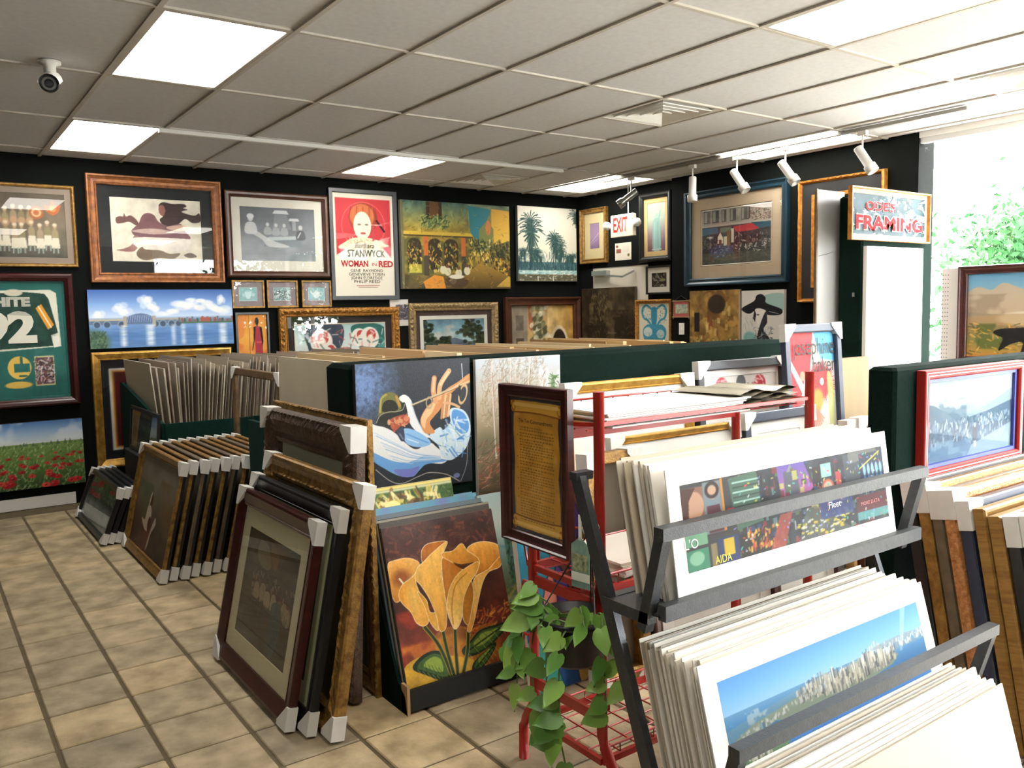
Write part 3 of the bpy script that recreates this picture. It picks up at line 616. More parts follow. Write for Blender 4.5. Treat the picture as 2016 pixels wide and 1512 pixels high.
def a_street():
    a = Art(1.36, 230, '8a7a3a', 14); a.grad(['5f6f5a', '8a7c3c', '7a6a30', '4a4128']); a.mottle(.18, 9)
    a.rect(.02, .0, .60, .36, '6d7a4e'); a.grad(['4f6f68', 'a48a34'], 0, .36, x0=.02, x1=.60); a.mottle(.2, 12)
    a.rect(.22, .0, .36, .20, '453524'); a.rect(.25, .0, .33, .18, '6a4a2c'); a.dabs((.17, .16, .42, .30), 110, ['2a3a24', '6a8448', '3f5a4a', 'a8b060'], .04, .008, -1.2, .7); a.rect(.0, .345, .64, .385, 'c9a840'); a.rect(.0, .385, .64, .40, '3a3018')
    a.poly([(.60, .02), (.82, .05), (.74, .30), (.70, .46), (.62, .34)], '2f7c88'); a.poly([(.82, .04), (1, .06), (1, .5), (.82, .5)], 'c8982e', c2='d8b24a'); a.poly([(.70, .30), (.78, .18), (.84, .28), (.84, .55), (.70, .55)], '7a8048'); a.ell(.79, .27, .025, .09, 'c87a44')
    a.rect(.02, .40, .64, .84, '5d5a2e'); a.patch('b8943a', .5, 8, 8, .15, .7, (.02, .40, .64, .84))
    for x0, x1 in ((.05, .17), (.23, .35), (.37, .50)):
        a.rect(x0, .50, x1, .78, '3a3220'); a.ell((x0 + x1) / 2, .50, (x1 - x0) / 2, .08, '3a3220'); a.dabs((x0, .48, x1, .80), 60, ['d8b84a', '2a2214', '8a9048', 'c07a30', 'e6d68a'], .02, .008, 1.57, .4)
    for x in (.19, .53): a.rect(x, .40, x + .04, .62, 'c46a30'); a.rect(x, .62, x + .045, .85, '4a4234')
    a.rect(.06, .72, .17, .82, 'd8cc50', .7); a.dabs((.60, .42, .82, .82), 150, ['e0c050', '3a3020', 'a07a30', 'f0dc8a', '54502c'], .03, .01, 1.57, .4); a.dabs((.62, .42, .76, .56), 60, ['3a4a2a', '1f2a1a', '5a6a3a'], .03, .008, .6, 1)
    a.poly([(.80, .50), (1, .42), (1, .62), (.82, .66)], '3a3a26'); a.dabs((.80, .44, 1, .66), 80, ['2a2e1c', '5a5a30', '7a7038'], .05, .01, 1.3, .4); a.dabs((.84, .64, 1, .85), 70, ['d8b84a', '5a3a20', 'c8923a', '2a2014'], .02, .012, 1.57, .5)
    a.poly([(.56, .84), (.70, .70), (.80, .74), (1, .86), (1, 1), (.3, 1)], 'a8843a', c2='5a4826'); a.poly([(.18, .92), (.28, .84), (.36, .86), (.38, 1), (.2, 1)], 'd08a34'); a.poly([(.86, .98), (.98, .85), (1, .86), (1, .98)], 'd0a84a', .8)
    for x, y in ((.40, .80), (.50, .82), (.58, .79), (.45, .90), (.36, .78)): a.ell(x, y, .03, .05, 'd6cfae'); a.ell(x, y - .06, .014, .02, '6a4a34')
    a.ell(.48, .92, .11, .07, '4a3828', .8); a.ell(.48, .86, .07, .025, 'ddd8c4'); a.rect(.0, .0, .02, 1, '6a6648'); a.dabs((0, 0, 1, 1), 260, ['c8a440', '4a5a40', '2f2a18', '7a8a58', 'd8c068'], .03, .005, .8, 1.2, .4); return a
def a_palms():
    a = Art(1.0, 140, 'd2cfc0', 15); a.grad(['d6d3c6', 'cfcdba', 'c5c9ba'])
    def palm(x, y, s, c='25403f', tr=True):
        if tr: a.line([(x, y), (x - .01, .86)], .018 * s, '2a4240')
        for k in range(17):
            t = -PI + k / 16 * PI + (k % 3 - 1) * .1; l = s * a.rng.uniform(.16, .22); ex, ey = x + l * math.cos(t), y + l * math.sin(t) * .9
            a.line([(x, y), ((x + ex) / 2, (y + ey) / 2 - .02 * s), (ex, ey + .03 * s)], .012 * s, ['25403f', '345250', '1d3334'][k % 3], .95, True)
        for k in range(14): t = k / 13 * PI; l = s * a.rng.uniform(.12, .24); a.line([(x, y), (x + l * .5 * math.cos(t), y + l * math.sin(t) * 1.1)], .02 * s, ['2a4644', '3f5a50', '20383a'][k % 3], .9)
    palm(.20, .22, 1.0); palm(.22, .34, 1.15); palm(.60, .42, .75); palm(.63, .46, .8); palm(1.0, .10, .75, tr=False); palm(.72, .52, .55)
    for k in range(14): palm(a.rng.uniform(0, 1), a.rng.uniform(.60, .72), a.rng.uniform(.35, .55))
    a.rect(0, .74, 1, .86, '2a4a54', .85); a.dabs((0, .60, 1, .86), 220, ['23474c', '3f6a6a', '1c3438', '6a8a80'], .05, .008, 1.57, .3); a.rect(0, .855, 1, .905, 'a8c8c4'); a.dabs((0, .85, 1, .92), 70, ['e2e8e0', '7aa8a6', '5a8488'], .04, .01, 0, .2); a.rect(0, .91, 1, 1, '5d5a48'); a.dabs((0, .91, 1, 1), 90, ['8a8470', '3f4438', 'd2cdb8'], .03, .008, 0, .4)
    for x in (.32, .58): a.line([(x, .94), (x + .005, 1)], .012, 'e6e2d4')
    return a
def a_landsc():
    a = Art(1.25, 110, '7fa0ae', 16); a.grad(['5f8496', '8fb2be', 'a8bcb8'], 0, .6); a.patch('c6c2ba', .5, 4, 4, .15, .8, (0, 0, 1, .5)); a.poly([(.0, .58), (.3, .46), (.5, .40), (.75, .5), (1, .46), (1, .7), (0, .7)], '5f6c7c', smooth=False); a.grad(['54603a', '3a4428', '2a3220'], .60, 1)
    for cx, cy, rx, ry in ((.07, .35, .11, .34), (.74, .28, .16, .30), (.92, .42, .08, .22), (.34, .50, .09, .12)):
        for q in range(60): a.ell(cx + a.rng.normal() * rx * .5, cy + a.rng.normal() * ry * .5, .035, .04, ['1f2a1c', '2e3a26', '18221a', '3f4a30'][q % 4], .8, soft=.4)
    a.mottle(.08, 10); return a
def a_arch():
    a = Art(1.3, 130, 'b09468', 17); a.grad(['a8895a', 'c2a26a', 'a07c48']); a.rect(0, 0, .26, 1, '8f8374'); a.rect(.08, .15, .20, .38, '6d6458'); a.rect(.08, .50, .20, .80, '5a4c40'); a.poly([(.27, 0), (.36, 0), (.33, .4), (.28, .35)], 'a0604a'); a.rect(.58, 0, 1, 1, 'c2a066'); a.grad(['cdb27c', 'b48a44'], 0, 1, 'x', .58, 1)
    for q in range(90): a.ell(.44 + a.rng.normal() * .06, a.rng.uniform(0, .8), .03, .05, ['a9a78c', '6a6a4a', 'd2ccb4', '4a4a34', '8a8a68'][q % 5], .8, rot=1)
    a.ell(.77, .62, .145, .30, 'd6c6a2'); a.ell(.77, .64, .115, .26, '33271e'); a.rect(.655, .66, .885, 1, '33271e'); a.rect(.60, .60, .66, 1, 'd6c6a2'); a.rect(.40, .7, .58, 1, '6a5434', .8); a.dabs((.25, .6, .6, 1), 90, ['2a2418', '8a7a4a', 'c9b98a', '5a6a3a'], .04, .012, 1.57, .5); a.mottle(.12, 9); return a
def a_purple():
    a = Art(.6, 36, '8f7594', 18); a.grad(['8a7290', '9a7fa2', '7d6584']); a.line([(.1, .75), (.9, .40)], .03, 'd8cfd8', .7); a.line([(.1, .82), (.8, .62)], .02, 'c5b8c8', .7); return a
def a_statue():
    a = Art(.46, 60, '9db0a2', 19); a.grad(['c0c6ae', 'a6b4a4', '8a7a80', '6a4a54']); a.poly([(.30, .95), (.33, .45), (.42, .32), (.62, .32), (.70, .5), (.72, .95)], '86aaa4', smooth=True); a.ell(.52, .27, .09, .05, '9ab8ae'); a.poly([(.60, .35), (.68, .18), (.76, .12), (.72, .24), (.66, .38)], '86aaa4'); a.line([(.4, .4), (.4, .95)], .03, 'b5d0c8', .6); a.line([(.58, .4), (.60, .95)], .03, '5a8480', .6); a.rect(.25, .94, .78, .97, 'a8c0b8'); return a
def a_photo():
    a = Art(1.05, 44, '241f1c', 21); a.dabs((.1, .1, .9, .9), 60, ['8a8474', '3a342c', '5a5444', 'b8b09a', '15120f'], .14, .04, .9, .8); a.ell(.35, .25, .12, .13, '6a675c', .8); a.ell(.72, .5, .18, .1, '8a8458', .8); a.rect(.2, .82, .85, .86, 'b5ae9c', .7); return a
def a_brown():
    a = Art(1.24, 120, '3d3324', 22); a.mottle(.3, 7); a.patch('6d6044', .52, 5, 6, .12, .7, (.15, 0, .6, .6)); a.patch('241d14', .5, 6, 6, .1, .8, (.1, .35, 1, 1)); a.dabs((.2, .05, .5, .5), 90, ['8a7d58', '5a5036', '77694a'], .05, .01, 1.4, .4, .6); a.dabs((.1, .4, 1, 1), 160, ['1f1912', '54462e', '6a5a3a', '352a1c'], .05, .01, .8, 1, .5); a.line([(.5, .70), (.66, .70)], .012, '7a7058', .7); return a
def a_vase():
    a = Art(.75, 110, 'cfc8b2', 23); b = '3f8aa4'
    a.poly([(.26, 1), (.22, .84), (.14, .66), (.16, .52), (.30, .44), (.42, .46), (.40, .30), (.42, .10), (.58, .10), (.60, .30), (.58, .46), (.72, .44), (.86, .52), (.88, .66), (.78, .84), (.74, 1)], b, smooth=True)
    for sx in (-1, 1):
        X = lambda x: .5 + sx * x
        a.line([(X(.09), .12), (X(.26), .04), (X(.38), .14), (X(.34), .30), (X(.20), .36), (X(.10), .46)], .06, '3f8aa4', 1, True); a.line([(X(.14), .10), (X(.28), .10), (X(.31), .20), (X(.20), .30)], .02, 'a8d0d8', .8, True); a.dabs((min(X(.1), X(.38)), .05, max(X(.1), X(.38)), .42), 26, ['2a6a88', '7ab8ca', '1f5a78'], .05, .012, 1, 1)
    a.ell(.30, .60, .14, .10, 'c2ccc6'); a.ell(.70, .64, .12, .09, 'b5c4c0', .9); a.rect(.22, .78, .80, .82, '2a6f8e'); a.rect(.24, .87, .78, .90, '2a6f8e'); a.dabs((.18, .48, .84, .98), 60, ['2a6a88', '6ab0c4', '9acbd4', '3f7a90'], .08, .014, .3, 1, .6); a.rect(.43, .1, .57, .44, '2f7a96', .6); return a
def a_goldabs():
    a = Art(1.05, 110, '8a6a38', 24); a.mottle(.15, 8); a.patch('b08a48', .52, 5, 5, .1, .8); a.patch('6a4a26', .55, 6, 6, .1, .8)
    for k in range(40): x, y = a.rng.random() * .9, .25 + a.rng.random() * .7; w, h = a.rng.uniform(.03, .08), a.rng.uniform(.05, .16); a.rect(x, y, x + w, y + h, ['c8a458', '5a4a2c', '9a8a4a', '7a3a28', 'd2b878'][k % 5], .6)
    a.rect(.10, .35, .21, .66, '241f1a'); a.ell(.56, .22, .18, .15, '33291f', soft=.2); a.dabs((.0, .75, 1, 1), 90, ['6a7a3a', 'b0402c', 'c8a04a', '3a4a2a', 'd8c890'], .03, .015, 0, 1.5, .8); return a
def a_hatlady():
    a = Art(.86, 100, 'c5c2ba', 25); a.poly([(.55, .10), (1, .08), (1, .36), (.75, .40), (.6, .3)], '7da09a', .8, smooth=True); a.poly([(.0, .34), (.30, .20), (.36, .10), (.48, .07), (.58, .14), (.60, .24), (.95, .36), (.92, .46), (.62, .46), (.40, .36), (.18, .44)], '17171a', smooth=True)
    a.poly([(.33, .36), (.58, .38), (.60, .56), (.50, .70), (.38, .64)], 'cfc9c2', smooth=True); a.ell(.40, .46, .03, .012, '3a3638'); a.poly([(.32, .36), (.28, .52), (.33, .60), (.36, .45)], '1c1c20'); a.poly([(.58, .40), (.62, .60), (.54, .74), (.70, .95), (.40, .98), (.42, .74)], '2a2b30', smooth=True)
    a.ell(.20, .90, .15, .12, '5f9a96', .8, soft=.4); a.dabs((.3, .7, .75, 1), 80, ['17171a', '6a7a80', 'b5b8b8', '3f5a5c'], .06, .012, 1, .8); a.dabs((.05, .5, .35, .8), 14, ['8a8a88'], .12, .006, 1.2, .4); a.line([(.66, .40), (.88, .44)], .01, 'a5a5a5'); return a
def a_awning():
    a = Art(1.1, 210, '3a3834', 26); a.rect(0, 0, 1, .30, '8a8478'); a.mottle(.1, 10)
    for x, w in ((.03, .10), (.16, .10), (.30, .07), (.42, .09), (.58, .08), (.66, .05)): a.rect(x, .02, x + w, .24, ['4a4640', '5a5650', '3a3a38'][int(x * 50) % 3]); a.rect(x + .01, .03, x + w * .5, .22, 'a8a498', .6)
    a.dabs((.70, 0, 1, .30), 220, ['6a5048', '8a7468', '4a4038', 'a89888', '7a5a5a'], .02, .012, 1, 1.2); a.rect(0, .27, 1, .31, '9a9488'); a.poly([(.0, .33), (.24, .32), (.25, .43), (0, .45)], '35586a'); a.poly([(.28, .34), (.44, .34), (.46, .42), (.28, .42)], '5a6a5a'); a.poly([(.47, .34), (.74, .31), (.84, .42), (.52, .46)], 'a5333a'); a.poly([(.72, .30), (1, .31), (1, .40), (.84, .42)], '35505f'); a.rect(.5, .44, .84, .66, '3a2022'); a.dabs((.5, .45, .95, .7), 80, ['6a2c2e', '20181a', '8a8078', '4a4a50'], .03, .014, 1.4, .5)
    a.rect(0, .45, .46, .80, '2b2e30'); a.poly([(.24, .62), (.24, .50), (.28, .42), (.32, .52), (.32, .62)], 'c8bfa6'); a.rect(.26, .55, .30, .66, '5a2a28'); a.rect(.33, .50, .38, .68, 'b8b09c'); a.rect(.38, .40, .43, .68, '6a5030'); a.rect(.44, .37, .48, .62, 'b5aea0'); a.ell(.13, .50, .05, .02, 'b8b4a8'); a.rect(.125, .5, .135, .7, '8a867c')
    a.dabs((.0, .48, .24, .72), 60, ['40464a', '1d1f20', '6a6258'], .03, .012, 1.5, .5); a.grad(['3f3f38', '4a493e', '3a3a34'], .78, 1); a.poly([(.13, .76), (.20, .66), (.42, .68), (.46, .76), (.40, .84), (.18, .86)], '33405a', smooth=True); a.dabs((.14, .66, .46, .86), 70, ['2a3448', '5a6a8a', '1d2432', '7a86a0'], .03, .01, .5, 1); a.dabs((.5, .6, .98, .80), 90, ['9a9488', '2a2624', '5a5450', 'c2bcb0'], .03, .01, 1, 1); a.dabs((0, .8, 1, 1), 200, ['4f4e42', '35352e', '5d5a4c'], .05, .01, 0, .3, .6); return a
def quad_map(TL, TR, BR, BL):
    """sketch coordinates on a skewed sheet -> unit square of the picture"""
    src = np.array([TL, TR, BR, BL], float); dst = np.array([(0, 0), (1, 0), (1, 1), (0, 1)], float); A = []; B = []
    for (x, y), (u, v) in zip(src, dst): A += [[x, y, 1, 0, 0, 0, -u * x, -u * y], [0, 0, 0, x, y, 1, -v * x, -v * y]]; B += [u, v]
    h = np.append(np.linalg.solve(np.array(A), np.array(B)), 1).reshape(3, 3)
    def f(p):
        p = np.asarray(p, float); q = np.c_[p, np.ones(len(p))] @ h.T; return q[:, :2] / q[:, 2:]
    return f
def a_trumpet():
    a = Art(1.0, 260, '2e3239', 27); a.grad(['3a3f48', '2d3138', '23262c']); m = np.clip(1 - np.hypot((a.X - .06) / .34, (a.Y - .16) / .40), 0, 1); a.mix(np.clip(m * (.35 + a.fbm(40)), 0, .8), '7fa0d8'); a.mottle(.05, 60)
    Q = quad_map((55, 185), (1105, 145), (1125, 1090), (100, 1235)); P = lambda p, col, **k: a.poly(Q(p), col, smooth=True, **k); Ln = lambda p, w, col, al=1.0: a.line(Q(p), w, col, al, True)
    W, B1, B2 = 'eef0ee', '5c9ad8', '8fbde8'
    P([(150, 640), (250, 665), (330, 680), (420, 720), (520, 800), (620, 850), (740, 800), (800, 830), (860, 880), (900, 930), (850, 960), (720, 960), (650, 1010), (590, 1060), (480, 1060), (350, 1010), (225, 930), (150, 800)], W)
    P([(200, 870), (400, 940), (560, 950), (700, 900), (830, 920), (900, 940), (720, 965), (650, 1010), (590, 1060), (480, 1060), (350, 1010), (220, 940)], B1, al=.9); P([(420, 1010), (560, 1000), (650, 985), (590, 1058), (480, 1060)], '7a6ab8', al=.7)
    for k in range(9): Ln([(230 + k * 22, 720 + k * 26), (420 + k * 18, 800 + k * 20), (620, 880 + k * 8), (840, 905 + k * 3)], .006, ['b8cfe8', '7fb0de', 'ffffff', '9cc0e6'][k % 4], .8)
    P([(465, 460), (490, 430), (530, 430), (575, 470), (600, 540), (640, 640), (720, 730), (770, 760), (700, 755), (620, 710), (560, 640), (530, 520)], W); Ln([(575, 480), (610, 580), (680, 700), (750, 750)], .008, 'b5c8da', .9)
    P([(510, 690), (600, 700), (720, 760), (750, 810), (650, 835), (540, 810), (500, 740)], B2); Ln([(530, 730), (640, 770), (730, 800)], .010, '4f8ed6', .8); Ln([(540, 770), (640, 800)], .008, 'e8f2f8', .8)
    P([(440, 705), (500, 680), (515, 770), (480, 785)], '3a4258'); Ln([(470, 730), (500, 770)], .01, '8a94b0', .8)
    P([(740, 750), (830, 680), (870, 700), (930, 640), (920, 560), (960, 530), (1050, 550), (1100, 620), (1110, 720), (1075, 830), (1000, 900), (920, 935), (850, 900), (820, 820)], 'cfe4f0'); P([(960, 545), (1050, 570), (1095, 650), (1080, 720), (1000, 720), (945, 620)], '4f8ed6', al=.9)
    q = Q([(830, 640), (1090, 880)]); a.dabs((q[0][0], q[0][1], q[1][0], q[1][1]), 46, ['9cc8ea', 'f2f6f6', '5f9cdc', 'e0ecd0', '3f7ac0'], .08, .012, .9, .6, .65)
    P([(700, 725), (660, 650), (670, 590), (720, 520), (790, 470), (850, 420), (920, 370), (1000, 330), (1110, 265), (1112, 335), (1020, 362), (950, 410), (880, 470), (840, 540), (780, 600), (745, 650), (790, 720)], 'd08f58'); P([(668, 650), (672, 595), (730, 525), (800, 480), (770, 560), (715, 620), (700, 690)], 'f0cda0', al=.75); P([(880, 420), (1000, 345), (1100, 285), (1010, 350), (920, 410)], 'f0cda0', al=.7)
    Ln([(800, 480), (778, 400), (787, 300)], .044, 'd8a070'); Ln([(778, 400), (785, 302)], .02, 'f0d0a4', .7); Ln([(830, 450), (842, 350), (920, 245)], .042, 'e0b080'); Ln([(842, 350), (915, 255)], .018, 'f6dcb4', .7)
    for k in range(4): Ln([(868 + k * 22, 440 - k * 4), (850 + k * 20, 610 - k * 6)], .019, ['c98d5c', 'e6bc8c'][k % 2])
    Ln([(870, 490), (950, 500), (1010, 525)], .02, 'd8a87a'); Ln([(585, 505), (760, 445), (1105, 325)], .013, 'cdbb94'); Ln([(585, 515), (1105, 340)], .004, '5a4a38'); q = Q([(1045, 425), (740, 490), (1015, 400)]); a.ell(*q[0], .04, .085, 'd2b080', rot=.3, ring=.28); a.ell(*q[1], .03, .05, 'b5a080', ring=.3); a.ell(*q[2], .014, .045, '2d3138')
    P([(275, 610), (280, 520), (300, 440), (350, 408), (420, 412), (460, 450), (482, 510), (480, 552), (400, 562), (330, 568)], '76743e'); P([(310, 555), (320, 490), (370, 465), (430, 480), (455, 540), (380, 556)], '1e201b', al=.9); Ln([(290, 560), (300, 460), (345, 425)], .016, 'bcae56', .8); Ln([(440, 440), (470, 510)], .022, 'c8923c', .8)
    P([(250, 655), (280, 590), (350, 560), (440, 555), (490, 530), (495, 490), (520, 490), (532, 540), (500, 578), (430, 592), (385, 612), (372, 650), (405, 695), (330, 672)], '2b2d26'); Ln([(255, 645), (290, 588), (360, 562), (450, 556), (500, 540), (515, 500)], .006, 'b8b49a', .9)
    P([(405, 695), (380, 650), (392, 612), (450, 592), (510, 580), (556, 600), (560, 640), (530, 660), (480, 672), (440, 702), (420, 722)], 'a8523a'); q = Q([(530, 610), (372, 640), (470, 630)]); a.ell(*q[0], .022, .024, 'd88a68'); a.ell(*q[1], .014, .022, 'd6a078'); a.ell(*q[2], .03, .016, 'd8a070', .8); a.dabs((q[1][0], q[0][1] - .02, q[0][0], q[0][1] + .06), 20, ['d8a070', '7a2f20', 'c86a48'], .025, .009, .4, .8)
    Ln([(250, 1010), (380, 1095), (490, 1115), (640, 1060), (740, 1030), (880, 1040), (960, 1070), (1010, 1095)], .006, 'c8c4bc', .9); Ln([(1020, 1095), (1075, 960), (1085, 770)], .005, 'b8bcc0', .8); Ln([(1035, 190), (1042, 300)], .008, 'd8dce0', .8); q = Q([(985, 1050)]); a.ell(*q[0], .03, .02, '7a86c0', .8); return a
def a_birch():
    a = Art(.79, 190, '9a8e78', 28); a.grad(['c8d2de', 'c0b8a8', '9a8a6c', '7a6a50', '5f5240']); a.patch('e4e8ee', .58, 4, 5, .1, .8, (.45, .03, 1, .3)); a.dabs((.06, 0, .82, .5), 800, ['9a8a6a', 'b8a88a', '6f6448', 'c8b8a0', 'a87a5a', '84704e'], .05, .005, 1.9, .8, .6)
    for x, lean, w in ((.18, .03, .020), (.26, .01, .009), (.40, -.02, .014), (.46, .01, .010), (.53, .02, .008), (.63, -.10, .018), (.33, .01, .008)): a.line([(x, .0), (x + lean * .5, .4), (x + lean, .74 if w > .012 else .6)], w, 'ddd2c6', .9, True); a.line([(x + w * .3, .1), (x + lean + w * .3, .7)], w * .35, '6a5048', .7)
    a.dabs((.05, 0, .8, .45), 260, ['b5a486', '8a7a58', 'c99a80'], .06, .004, 2.2, .6, .7); a.patch('b8583e', .5, 6, 9, .1, .8, (.1, .56, 1, .7)); a.dabs((.0, .60, 1, .95), 520, ['a84a3a', 'c87a5a', '5a5038', '8a7a54', 'dca08a', '43503a'], .07, .006, -.5, .4, .7); a.patch('4a4634', .5, 5, 5, .12, .6, (0, .78, 1, 1)); a.poly([(.86, .38), (.90, .12), (.96, .38)], '5a7a4a', .8); a.dabs((.85, .15, .98, .40), 60, ['46663c', '7a9a60'], .05, .01, .2, .4); a.rect(0, .55, .2, .72, '5a6450', .4, .1); return a
def a_calla():
    a = Art(.82, 260, '4a2c24', 29); a.grad(['4c3630', '4a2a24', '522a20', '6e3020', '8a4420']); a.mottle(.16, 6); a.patch('a03824', .52, 4, 6, .12, .7, (.0, .52, 1, .9)); a.patch('d07a2a', .52, 4, 5, .1, .7, (.0, .72, 1, 1)); a.dabs((0, 0, 1, .3), 90, ['6a4236', '7a4a3c', '3a2a26', '8a4a3c'], .05, .02, .5, 1, .5); a.dabs((.58, .62, 1, .80), 80, ['e0a03a', 'c8582c', 'd87a30'], .05, .012, -.6, .5, .6)
    Q = quad_map((215, 265), (865, 155), (1030, 1050), (370, 1265))
    a.poly([(0, .84), (.2, .80), (.45, .86), (.6, .92), (.5, 1), (0, 1)], 'd8ac36', smooth=True, al=.9); a.poly([(.3, .70), (.6, .72), (.62, 1), (.34, 1)], 'c8902c', .45, smooth=True); a.mottle(.08, 12)
    def leaf(p, rib):
        q = Q(p); g = q.mean(0); a.poly(q, '1f2f1c', smooth=True); a.poly(g + (q - g) * .80, '4f7030', smooth=True, al=.8); a.poly(g + (q - g) * .5 - [.0, .01], 'a8bc4c', smooth=True, al=.75); r = Q(rib); a.line(r, .012, '1f2f1c', .9, True)
        for k in range(7):
            t = (k + .5) / 7; b = r[0] * (1 - t) + r[-1] * t; a.line([b, b + (g - b) * .3 + [-.03, -.05]], .005, '2c4020', .6); a.line([b, b + [.035, .045]], .005, 'c8d070', .5)
    leaf([(395, 1100), (440, 1030), (520, 990), (590, 1010), (620, 1070), (627, 1160), (570, 1172), (480, 1140)], [(410, 1100), (615, 1165)]); leaf([(690, 985), (740, 930), (800, 865), (900, 832), (985, 808), (935, 880), (880, 940), (820, 990), (760, 1020), (710, 1022)], [(700, 1010), (975, 812)]); leaf([(752, 1112), (760, 1060), (820, 1000), (882, 940), (892, 962), (850, 1040), (800, 1102)], [(765, 1105), (888, 950)])
    for p in ([(470, 850), (560, 970), (640, 1165)], [(575, 860), (605, 1000), (652, 1170)], [(650, 860), (655, 1000), (668, 1172)], [(728, 880), (722, 1000), (690, 1160)]): a.line(Q(p), .036, '9a8a34', 1, True); a.line(Q(p), .022, '2a3a1e', 1, True)
    E = 'fbe6b4'
    def petal(p, base, lo, hi, edge=.009):
        q = Q(p); s = smoothpts(q); a.line(list(s) + [s[0]], edge, E); m = a.polym(q, True); g = q.mean(0)
        t = np.clip((a.Y - q[:, 1].min()) / np.ptp(q[:, 1]), 0, 1)[..., None]; a.mix(m, hx(base) * (1 - t) + hx(lo) * t)
        a.mix(m * np.clip(1 - np.hypot((a.X - g[0] + .01) / (.5 * np.ptp(q[:, 0])), (a.Y - g[1]) / (.6 * np.ptp(q[:, 1]))), 0, 1), hi, .9); a.mottle(.05, 30, 5, mask=m)
    petal([(255, 480), (290, 455), (370, 440), (430, 460), (437, 490), (405, 540), (345, 580), (320, 640), (320, 690), (290, 690), (265, 600)], 'eeb45a', 'c9822e', 'e8a04a'); q = Q([(335, 560)]); a.ell(*q[0], .07, .05, '7a3c1a', .7, soft=.8); a.line(Q([(322, 562), (345, 590)]), .014, 'f4ead0')
    petal([(437, 492), (405, 547), (345, 592), (318, 652), (335, 702), (390, 760), (420, 820), (460, 842), (490, 820), (490, 760), (450, 670), (420, 590), (418, 540)], 'd8902e', 'e8a842', 'f6c86a')
    petal([(725, 395), (760, 360), (830, 348), (905, 370), (922, 430), (900, 490), (850, 512), (800, 532), (770, 542), (790, 480), (780, 440)], 'f0b24e', 'b8681e', 'dc9434'); petal([(922, 432), (915, 492), (850, 522), (815, 582), (790, 680), (770, 780), (745, 867), (725, 870), (735, 800), (750, 720), (755, 650), (760, 582), (780, 548), (850, 508)], 'd88a28', 'e8ae50', 'f6cc74')
    petal([(740, 560), (760, 650), (747, 740), (730, 832), (700, 800), (695, 700), (715, 620)], 'a8601c', 'cf8c34', 'c8842e')
    petal([(455, 442), (460, 390), (500, 355), (605, 345), (560, 400), (500, 432), (470, 472)], 'b86a20', '8a4416', 'c47a2a'); petal([(430, 640), (480, 690), (500, 760), (550, 772), (556, 850), (540, 866), (500, 812), (470, 722)], 'd8962e', 'f0bc58', 'e8a840')
    petal([(605, 345), (580, 420), (570, 520), (585, 620), (600, 740), (595, 850), (560, 870), (540, 780), (500, 680), (450, 600), (417, 560), (430, 500), (470, 460), (520, 410)], 'f4c468', 'dc9c38', 'f0b654')
    petal([(580, 440), (580, 560), (600, 700), (620, 800), (650, 690), (680, 560), (692, 512), (640, 472)], 'c07424', 'b86a20', 'd08830'); petal([(580, 410), (640, 400), (690, 358), (725, 400), (782, 440), (792, 482), (740, 522), (690, 502), (640, 467), (580, 432)], 'f0b24a', 'b0621c', 'e09a38'); a.poly(Q([(640, 468), (690, 478), (765, 468), (735, 505), (690, 505)]), '3f1e0e', .85, smooth=True)
    petal([(787, 465), (780, 522), (735, 592), (700, 682), (690, 790), (665, 850), (640, 850), (605, 742), (615, 642), (650, 562), (700, 512)], 'e8a640', 'f4d080', 'f0bc58'); a.line(Q([(640, 830), (632, 720), (655, 600), (720, 530)]), .012, 'b06a20', .6, True)
    a.mottle(.04, 50); return a
def a_still():
    a = Art(.53, 130, '3f5a34', 30); a.mottle(.2, 7); a.dabs((0, 0, 1, .3), 260, ['4f7038', '2f4a2a', '6a8444'], .05, .012, .5, 1); a.rect(0, 0, 1, .018, 'dcc878'); a.rect(0, .018, 1, .03, 'c8c8a0')
    a.dabs((.12, .05, .85, .17), 110, ['d8c46a', 'a89a44', '4a3a20', 'e6dca0', '7a5a30'], .11, .03, .8, .8); a.ell(.28, .11, .09, .035, 'e6d890'); a.ell(.55, .12, .10, .04, '4a3220', .7); a.rect(0, .175, 1, .19, '7ab8b0'); a.rect(.3, .175, .8, .185, '7a7ac0'); return a
def a_darkland():
    a = Art(.8, 100, '5f7a70', 31); a.grad(['9ab0b0', 'b8c2b8', '6f8a86', '5a6a44', '7a7a3a', '34423c']); a.patch('35573f', .48, 6, 8, .1, .9, (.3, .25, 1, .6)); a.patch('2a4634', .55, 8, 9, .1, .9, (.4, .3, 1, .55)); a.patch('3f6f86', .5, 4, 6, .1, .8, (.0, .34, .5, .5))
    a.dabs((.3, .25, 1, .58), 160, ['22382a', '456a4a', '5a8058', '1c2c24'], .05, .015, .6, 1); a.dabs((0, .6, 1, 1), 120, ['8a8a44', '4a6a70', '2f4a44', 'a89a50', '6a7a60'], .12, .02, -.2, .2); a.rect(0, .66, 1, .70, 'b8b48a', .5); return a
